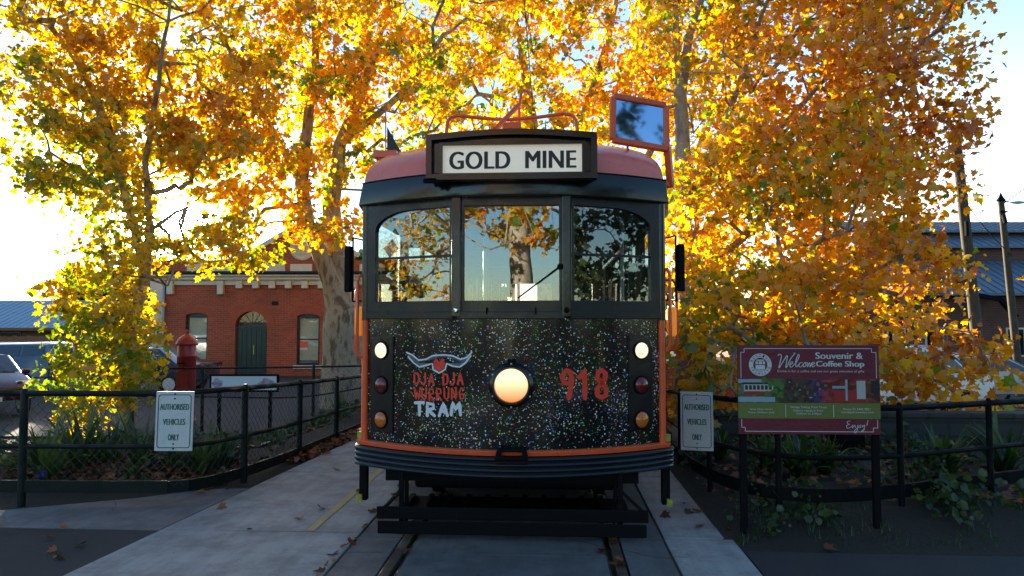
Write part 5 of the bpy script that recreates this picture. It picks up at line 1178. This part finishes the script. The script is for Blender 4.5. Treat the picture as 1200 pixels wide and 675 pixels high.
# grey block wall behind the right fence
c = G(1100, 552, .1)
BW = empty('block_wall', (5.2, 8.35, -.3), 'low dark grey block wall behind the right fence', 'wall')
mb = MB(); mb.span((-2.9, 0, 0), (7, .2, .74)); obj('wall_face', mb, M['block'], BW); mb = MB(); mb.span((-2.95, -.03, .743), (7, .23, .80)); obj('coping', mb, M['block'], BW, bev=.01)
c = P(790, 440, 17); BW2 = empty('brick_wall', (c.x, c.y, -.8), 'low red brick wall with pale coping between the tram and the orange tree', 'wall'); hz_ = P(800, 422, 17).z+.8
mb = MB(); mb.span((-.8, 0, 0), (4.5, .25, hz_-.1)); obj('wall_face', mb, M['brick'], BW2); mb = MB(); mb.span((-.85, -.05, hz_-.097), (4.5, .3, hz_)); obj('coping', mb, M['stucco'], BW2, bev=.015)
# dark meter box among the right plants
c = P(996, 535, 7.4); MBX = empty('meter_box', (c.x, c.y, terr(c.x, c.y)), 'black metal box standing behind the welcome sign', 'box')
mb = MB(); mb.span((-.17, 0, .0), (.17, .2, .62)); obj('housing', mb, M['under'], MBX, bev=.015); mb = MB(); mb.span((-.14, -.012, .08), (.14, 0, .56)); obj('door', mb, M['under'], MBX, bev=.004)
# power poles
def pole(label, top, low_, r0, r1):
    b = Vector(low_); t = Vector(top); dirv = (t-b).normalized(); b2 = b+dirv*((-.9-b.z)/dirv.z)
    root = empty('power_pole', b2, label, 'pole', 'power poles in front of the depot'); mb = MB(); mb.tube([(0,0,0), (t-b2)*.5, t-b2], [r1, (r0+r1)/2, r0], 12); obj('shaft', mb, M['pole'], root, smooth=True); return root, b2, t
p1, b1, t1 = pole('thick leaning timber power pole rising out of the orange leaves', P(1119,150,19), P(1137,320,19), .12, .16)
p2, b2, t2 = pole('thinner power pole with spiked cap and street lamp at the right edge', P(1173,236,21), P(1190,400,21), .085, .12)
mb = MB(); q = t2-b2; mb.lathe([(.10,0),(.13,.03),(.06,.14),(.0,.3)], 12, tuple(q)); obj('spiked_cap', mb, M['under'], p2, smooth=True)
mb = MB(); q3 = P(1184,237,21)-b2; mb.tube([q-Vector((0,0,.15)), (q+q3)/2+Vector((0,0,.02)), q3], .02, 8); la = obj('lamp_arm', mb, M['under'], p2, smooth=True)
mb = MB(); mb.lathe([(0,-.22),(.05,-.2),(.09,0),(.06,.18),(0,.22)], 12); mb.v = [(q3.x+.22+z, q3.y+x, q3.z-.01+.6*y) for x, y, z in mb.v]; obj('lamp_head', mb, M['white_metal'], la, smooth=True)
mb = MB(); q = P(1176,252,20.9)-b2; mb.tube([q, q+Vector((.02,-.05,-.25))], .06, 8); mb.tube([q+Vector((-.12,0,.1)), q+Vector((.12,0,.1))], .03, 6); obj('insulator', mb, M['under'], p2)
mb = MB(); q = P(1133,268,18.8)-b1; mb.tube([q+Vector((0,0,.2)), q, q-Vector((0,0,.2))], .05, 8); obj('cable_clamp', mb, M['under'], p1)
def wire(label, a, b, sag, r=.012):
    a = Vector(a); b = Vector(b); mb = MB(); mb.tube([tuple(a.lerp(b, i/16)-Vector((0,0,sag*math.sin(math.pi*i/16)))) for i in range(17)], r, 5)
    tag(obj('overhead_wire', mb, M['under']), label, 'wire', 'overhead wires')
wire('thin power line from the spiked pole cap up past the right edge', P(1174,240,21), P(1330,120,24), .1, .014)
wire('thin power line slanting from the thick pole down to the spiked pole', P(1128,232,19), P(1186,300,21), .1, .012)
wire('tram contact wire running along above the track', (-.02, -20, 5.6), (-.02, 70, 5.6), .0, .007)

# ------------------------------------------------------------------ planting, mulch and litter
M['strap'] = leaf_mat('strap_leaf', [(0, (.02,.045,.012)), (.6, (.05,.10,.02)), (1, (.13,.2,.04))], .35, 1.3)
def strap_plant(label, group, x, y, h, n_, seed, name='strap_plant'):
    r = np.random.default_rng(seed); root = empty(name, (x, y, terr(x, y)-.02), label, 'plant', group)
    V = []; F = []; T = []
    for i in range(n_):
        a = r.random()*6.28; ln = h*(.7+.6*r.random()); sp = .25+.75*r.random(); w = .012+.016*r.random(); o = len(V); tn = r.random()
        for j in range(6):
            t = j/5; rr = ln*sp*t*.9; z = ln*(t*1.25-.85*sp*t*t)
            ww = w*(1-t**3)+.001; cx_, cy_ = .05*math.cos(a*3), .05*math.sin(a*2)
            V += [(cx_+rr*math.cos(a)-ww*math.sin(a), cy_+rr*math.sin(a)+ww*math.cos(a), z), (cx_+rr*math.cos(a), cy_+rr*math.sin(a), z-.006), (cx_+rr*math.cos(a)+ww*math.sin(a), cy_+rr*math.sin(a)-ww*math.cos(a), z)]; T += [tn]*3
        for j in range(5):
            for e in (0, 1): F.append((o+3*j+e, o+3*j+e+1, o+3*j+4+e, o+3*j+3+e))
    me = bpy.data.meshes.new('blades'); me.from_pydata(V, [], F); at = me.attributes.new('tint', 'FLOAT', 'POINT'); at.data.foreach_set('value', np.array(T, dtype=np.float32)); me.materials.append(M['strap'])
    o = bpy.data.objects.new('blades', me); COL.objects.link(o); o.parent = root; return root
lp_ = [(55,585,6.6,.55,'beside the left edge, lowest leaves on the mulch'), (95,560,7.0,.6,'lit by the sun below the yellow green leaves'), (128,558,7.3,.5,'just left of the white sign, under the middle rail'), (165,562,7.2,.55,'directly below the left end of the white sign'), (210,565,7.0,.5,'under the white sign'), (235,572,6.9,.45,'at the foot of the fence post beside the white sign'), (262,568,7.2,.4,'where footway meets curved fence')]
for i, (px, py, d, h, lb) in enumerate(lp_):
    p = P(px, py, d); strap_plant('strap plant '+lb.replace(', lowest leaves on the mulch', ''), 'strap plants along the left fence', p.x, p.y, h, 46, 100+i)
gp_ = [(285,470,12.2,.45,'before the low mesh fence, left of its middle post'), (312,476,11.6,.4,'in the garden bed beside the paved ramp'), (372,478,12.6,.5,'in the garden below the thick plane trunk'), (400,480,12.4,.4,'in the garden bed nearest the tram side'), (345,462,13,.5,'below the right window of the brick building')]
for i, (px, py, d, h, lb) in enumerate(gp_):
    p = P(px, py, d); strap_plant('small green tufted plant '+lb, 'garden tufts before the brick building', p.x, p.y, h, 46, 130+i)
rp_ = [(938,575,6.1,.42,'below the middle of the welcome sign'), (900,560,6.4,.36,'between the welcome sign post and the tram'), (968,560,6.3,.34,'below the right part of the welcome sign'), (1105,568,6.2,.45,'in front of the grey block wall, clear of the sign'), (1178,566,6.3,.5,'at the far right edge of the mulch bed'), (845,548,7.0,.35,'behind the pale sign on the right fence')]
for i, (px, py, d, h, lb) in enumerate(rp_):
    p = P(px, py, d); strap_plant('dark arching plant '+lb, 'plants in the right mulch bed', p.x, p.y, h, 40, 160+i)
# purple flower by the left edge
p = P(48, 556, 6.5); FL = empty('agapanthus_flower', (p.x, p.y, terr(p.x, p.y)), 'single blue flower head on a stem among the left strap plants', 'flower')
mb = MB(); hh = p.z-terr(p.x, p.y); mb.tube([(0,0,0), (.02,0,hh*.6), (0,0,hh)], .006, 6); obj('stem', mb, M['strap'], FL)
M['petal'] = mat('blue_petal', (.06,.08,.45), .6); mb = MB(); rnd = random.Random(5)
for i in range(22):
    a = rnd.uniform(0, 6.28); b = rnd.uniform(-.4, 1.4); e = Vector((math.cos(a)*math.cos(b), math.sin(a)*math.cos(b), math.sin(b)))*.05; mb.tube([(0,0,hh), tuple(Vector((0,0,hh))+e*.6), tuple(Vector((0,0,hh))+e)], [.003,.007,.014], 5)
obj('flower_head', mb, M['petal'], FL)
def litter(name, areas, n_, seed, size, material, zoff=.012):
    r = np.random.default_rng(seed); ps = []
    for (f, cnt) in areas:
        for _ in range(cnt): ps.append(f(r))
    ps = np.array(ps); k = len(ps); ax = r.normal(size=(k,3))*np.array([1,1,.10]); nr = r.normal(size=(k,3))*.35+np.array([0,0,1])
    me = leaf_mesh(name, ps+np.array([0,0,zoff]), ax, nr, size*(.6+.7*r.random(k)), r.random(k), material); o = bpy.data.objects.new(name, me); COL.objects.link(o); tag(o, kind='stuff'); return o
def band(x0, x1, y0, y1, fx=None, pile=0.0):
    def f(r):
        y = r.uniform(y0, y1); x = r.uniform(x0, x1) if fx is None else fx(y)+r.normal(0, .07)
        return (x, y, max(0, terr(x, y)) if abs(x) < 3 else terr(x, y)+r.random()*pile)
    return f
tag(litter('leaf_litter', [(band(-6.5,-2.9,6.2,7.4,pile=.03), 1500), (band(-8,-2.9,7,12.5,pile=.03), 900), (band(0,0,7.6,13,lambda y: left_edge(y)-.12), 800), (band(1.7,8,5.5,8.2,pile=.03), 1300), (band(-2.6,-1.2,5,12), 26), (band(1.15,1.6,5,9), 10), (band(2,8,2.5,5), 40), (band(-7,-2.9,3.5,6), 40), (lambda r: (r.choice([-.70,.70])+r.normal(0,.03), r.uniform(3.6,6.5), .0), 40), (lambda r: (lambda q: (1.64+abs(q), r.uniform(5.1,9)))(r.normal(0,.15)) + (0,), 150), (lambda r: (r.uniform(-9,-2.9), r.uniform(3.2,5.2), 0), 60), (lambda r: (-1.12+r.normal(0,.03), r.uniform(3.5,8), 0), 30)], 0, 5, .072, M['leaf_litter']), 'dry brown leaves lying on the garden beds and along the path', 'leaves')
def weeds(areas, seed, size):
    r = np.random.default_rng(seed); ps = []
    for (x0, x1, y0, y1, k) in areas:
        for _ in range(k):
            cx_, cy_ = r.uniform(x0, x1), r.uniform(y0, y1); hh = .05+.2*r.random()
            if math.sin(cx_*2.3+cy_*3.1)+math.sin(cx_*5.1-cy_*1.7) < -.2: continue
            for q in range(14): ps.append((cx_+r.normal(0,.07), cy_+r.normal(0,.07), terr(cx_, cy_)+hh*r.random()))
    ps = np.array(ps); k = len(ps); me = leaf_mesh('weeds', ps, r.normal(size=(k,3))+np.array([0,0,.4]), r.normal(size=(k,3))+np.array([0,0,.8]), size*(.4+1.1*r.random(k)), r.random(k)*.9, M['leaf_green'], 6)
    o = bpy.data.objects.new('ground_cover', me); COL.objects.link(o); tag(o, 'low dark green weeds and ground cover in the fenced garden beds', 'ground cover', None, 'stuff')
weeds([(-7,-2.9,6.3,7.6,130), (-7.5,-3,8,13.5,260), (1.75,7,5.55,8.0,170), (1.7,6.5,5.12,5.6,120)], 77, .055)
# mulch and bark chips
rnd = np.random.default_rng(9); V = []; F = []
def chips(cnt, f):
    for _ in range(cnt):
        x, y = f(); z = terr(x, y); l = .015+.035*rnd.random(); w = .008+.014*rnd.random(); a = rnd.random()*3.14; q = rnd.normal(0, .35); o = len(V); ca, sa = math.cos(a), math.sin(a)
        for u, v_, h in ((-l,-w,0), (l,-w,0), (l,w,0), (-l,w,0), (-l*.8,-w*.6,.018), (l*.8,-w*.6,.018), (l*.8,w*.6,.018), (-l*.8,w*.6,.018)): V.append((x+u*ca-v_*sa, y+u*sa+v_*ca, z+h-.008+u*q))
        F.extend([(o+i for i in t) for t in ((0,1,2,3), (4,5,6,7), (0,1,5,4), (1,2,6,5), (2,3,7,6), (3,0,4,7))])
chips(8500, lambda: (1.66+6.5*rnd.random()**1.3, 4.95+1.9*rnd.random())); chips(2600, lambda: (-7+4.1*rnd.random(), 6.2+1.6*rnd.random()))
mb = MB(); mb.add(V, [tuple(f) for f in F]); M['mulch'] = mottled('bark_mulch', (.085,.065,.05), (.015,.012,.010), 26, .95); tag(obj('mulch_chips', mb, M['mulch']), 'dark bark mulch chips covering the beds beside the fences', 'mulch', None, 'stuff')
# short grass at the edge of the right bed
V = []; F = []; T = []
for _ in range(2200):
    x = 1.64+5.5*rnd.random()**1.6; y = 4.95+.75*rnd.random(); z = terr(x, y)-.015
    if math.sin(x*3+y*5)+math.sin(x*7.3-y*2) < -.3: continue
    a = rnd.random()*6.28; h = .03+.06*rnd.random(); o = len(V); tn = rnd.random(); V += [(x-.004*math.sin(a), y+.004*math.cos(a), z), (x+.004*math.sin(a), y-.004*math.cos(a), z), (x+.03*math.cos(a), y+.03*math.sin(a), z+h)]; F.append((o, o+1, o+2)); T += [tn]*3
me = bpy.data.meshes.new('grass'); me.from_pydata(V, [], F); at = me.attributes.new('tint', 'FLOAT', 'POINT'); at.data.foreach_set('value', np.array(T, dtype=np.float32)); me.materials.append(M['leaf_green']); o = bpy.data.objects.new('grass', me); COL.objects.link(o); tag(o, 'thin short grass along the edge of the right drive', 'grass', None, 'stuff')
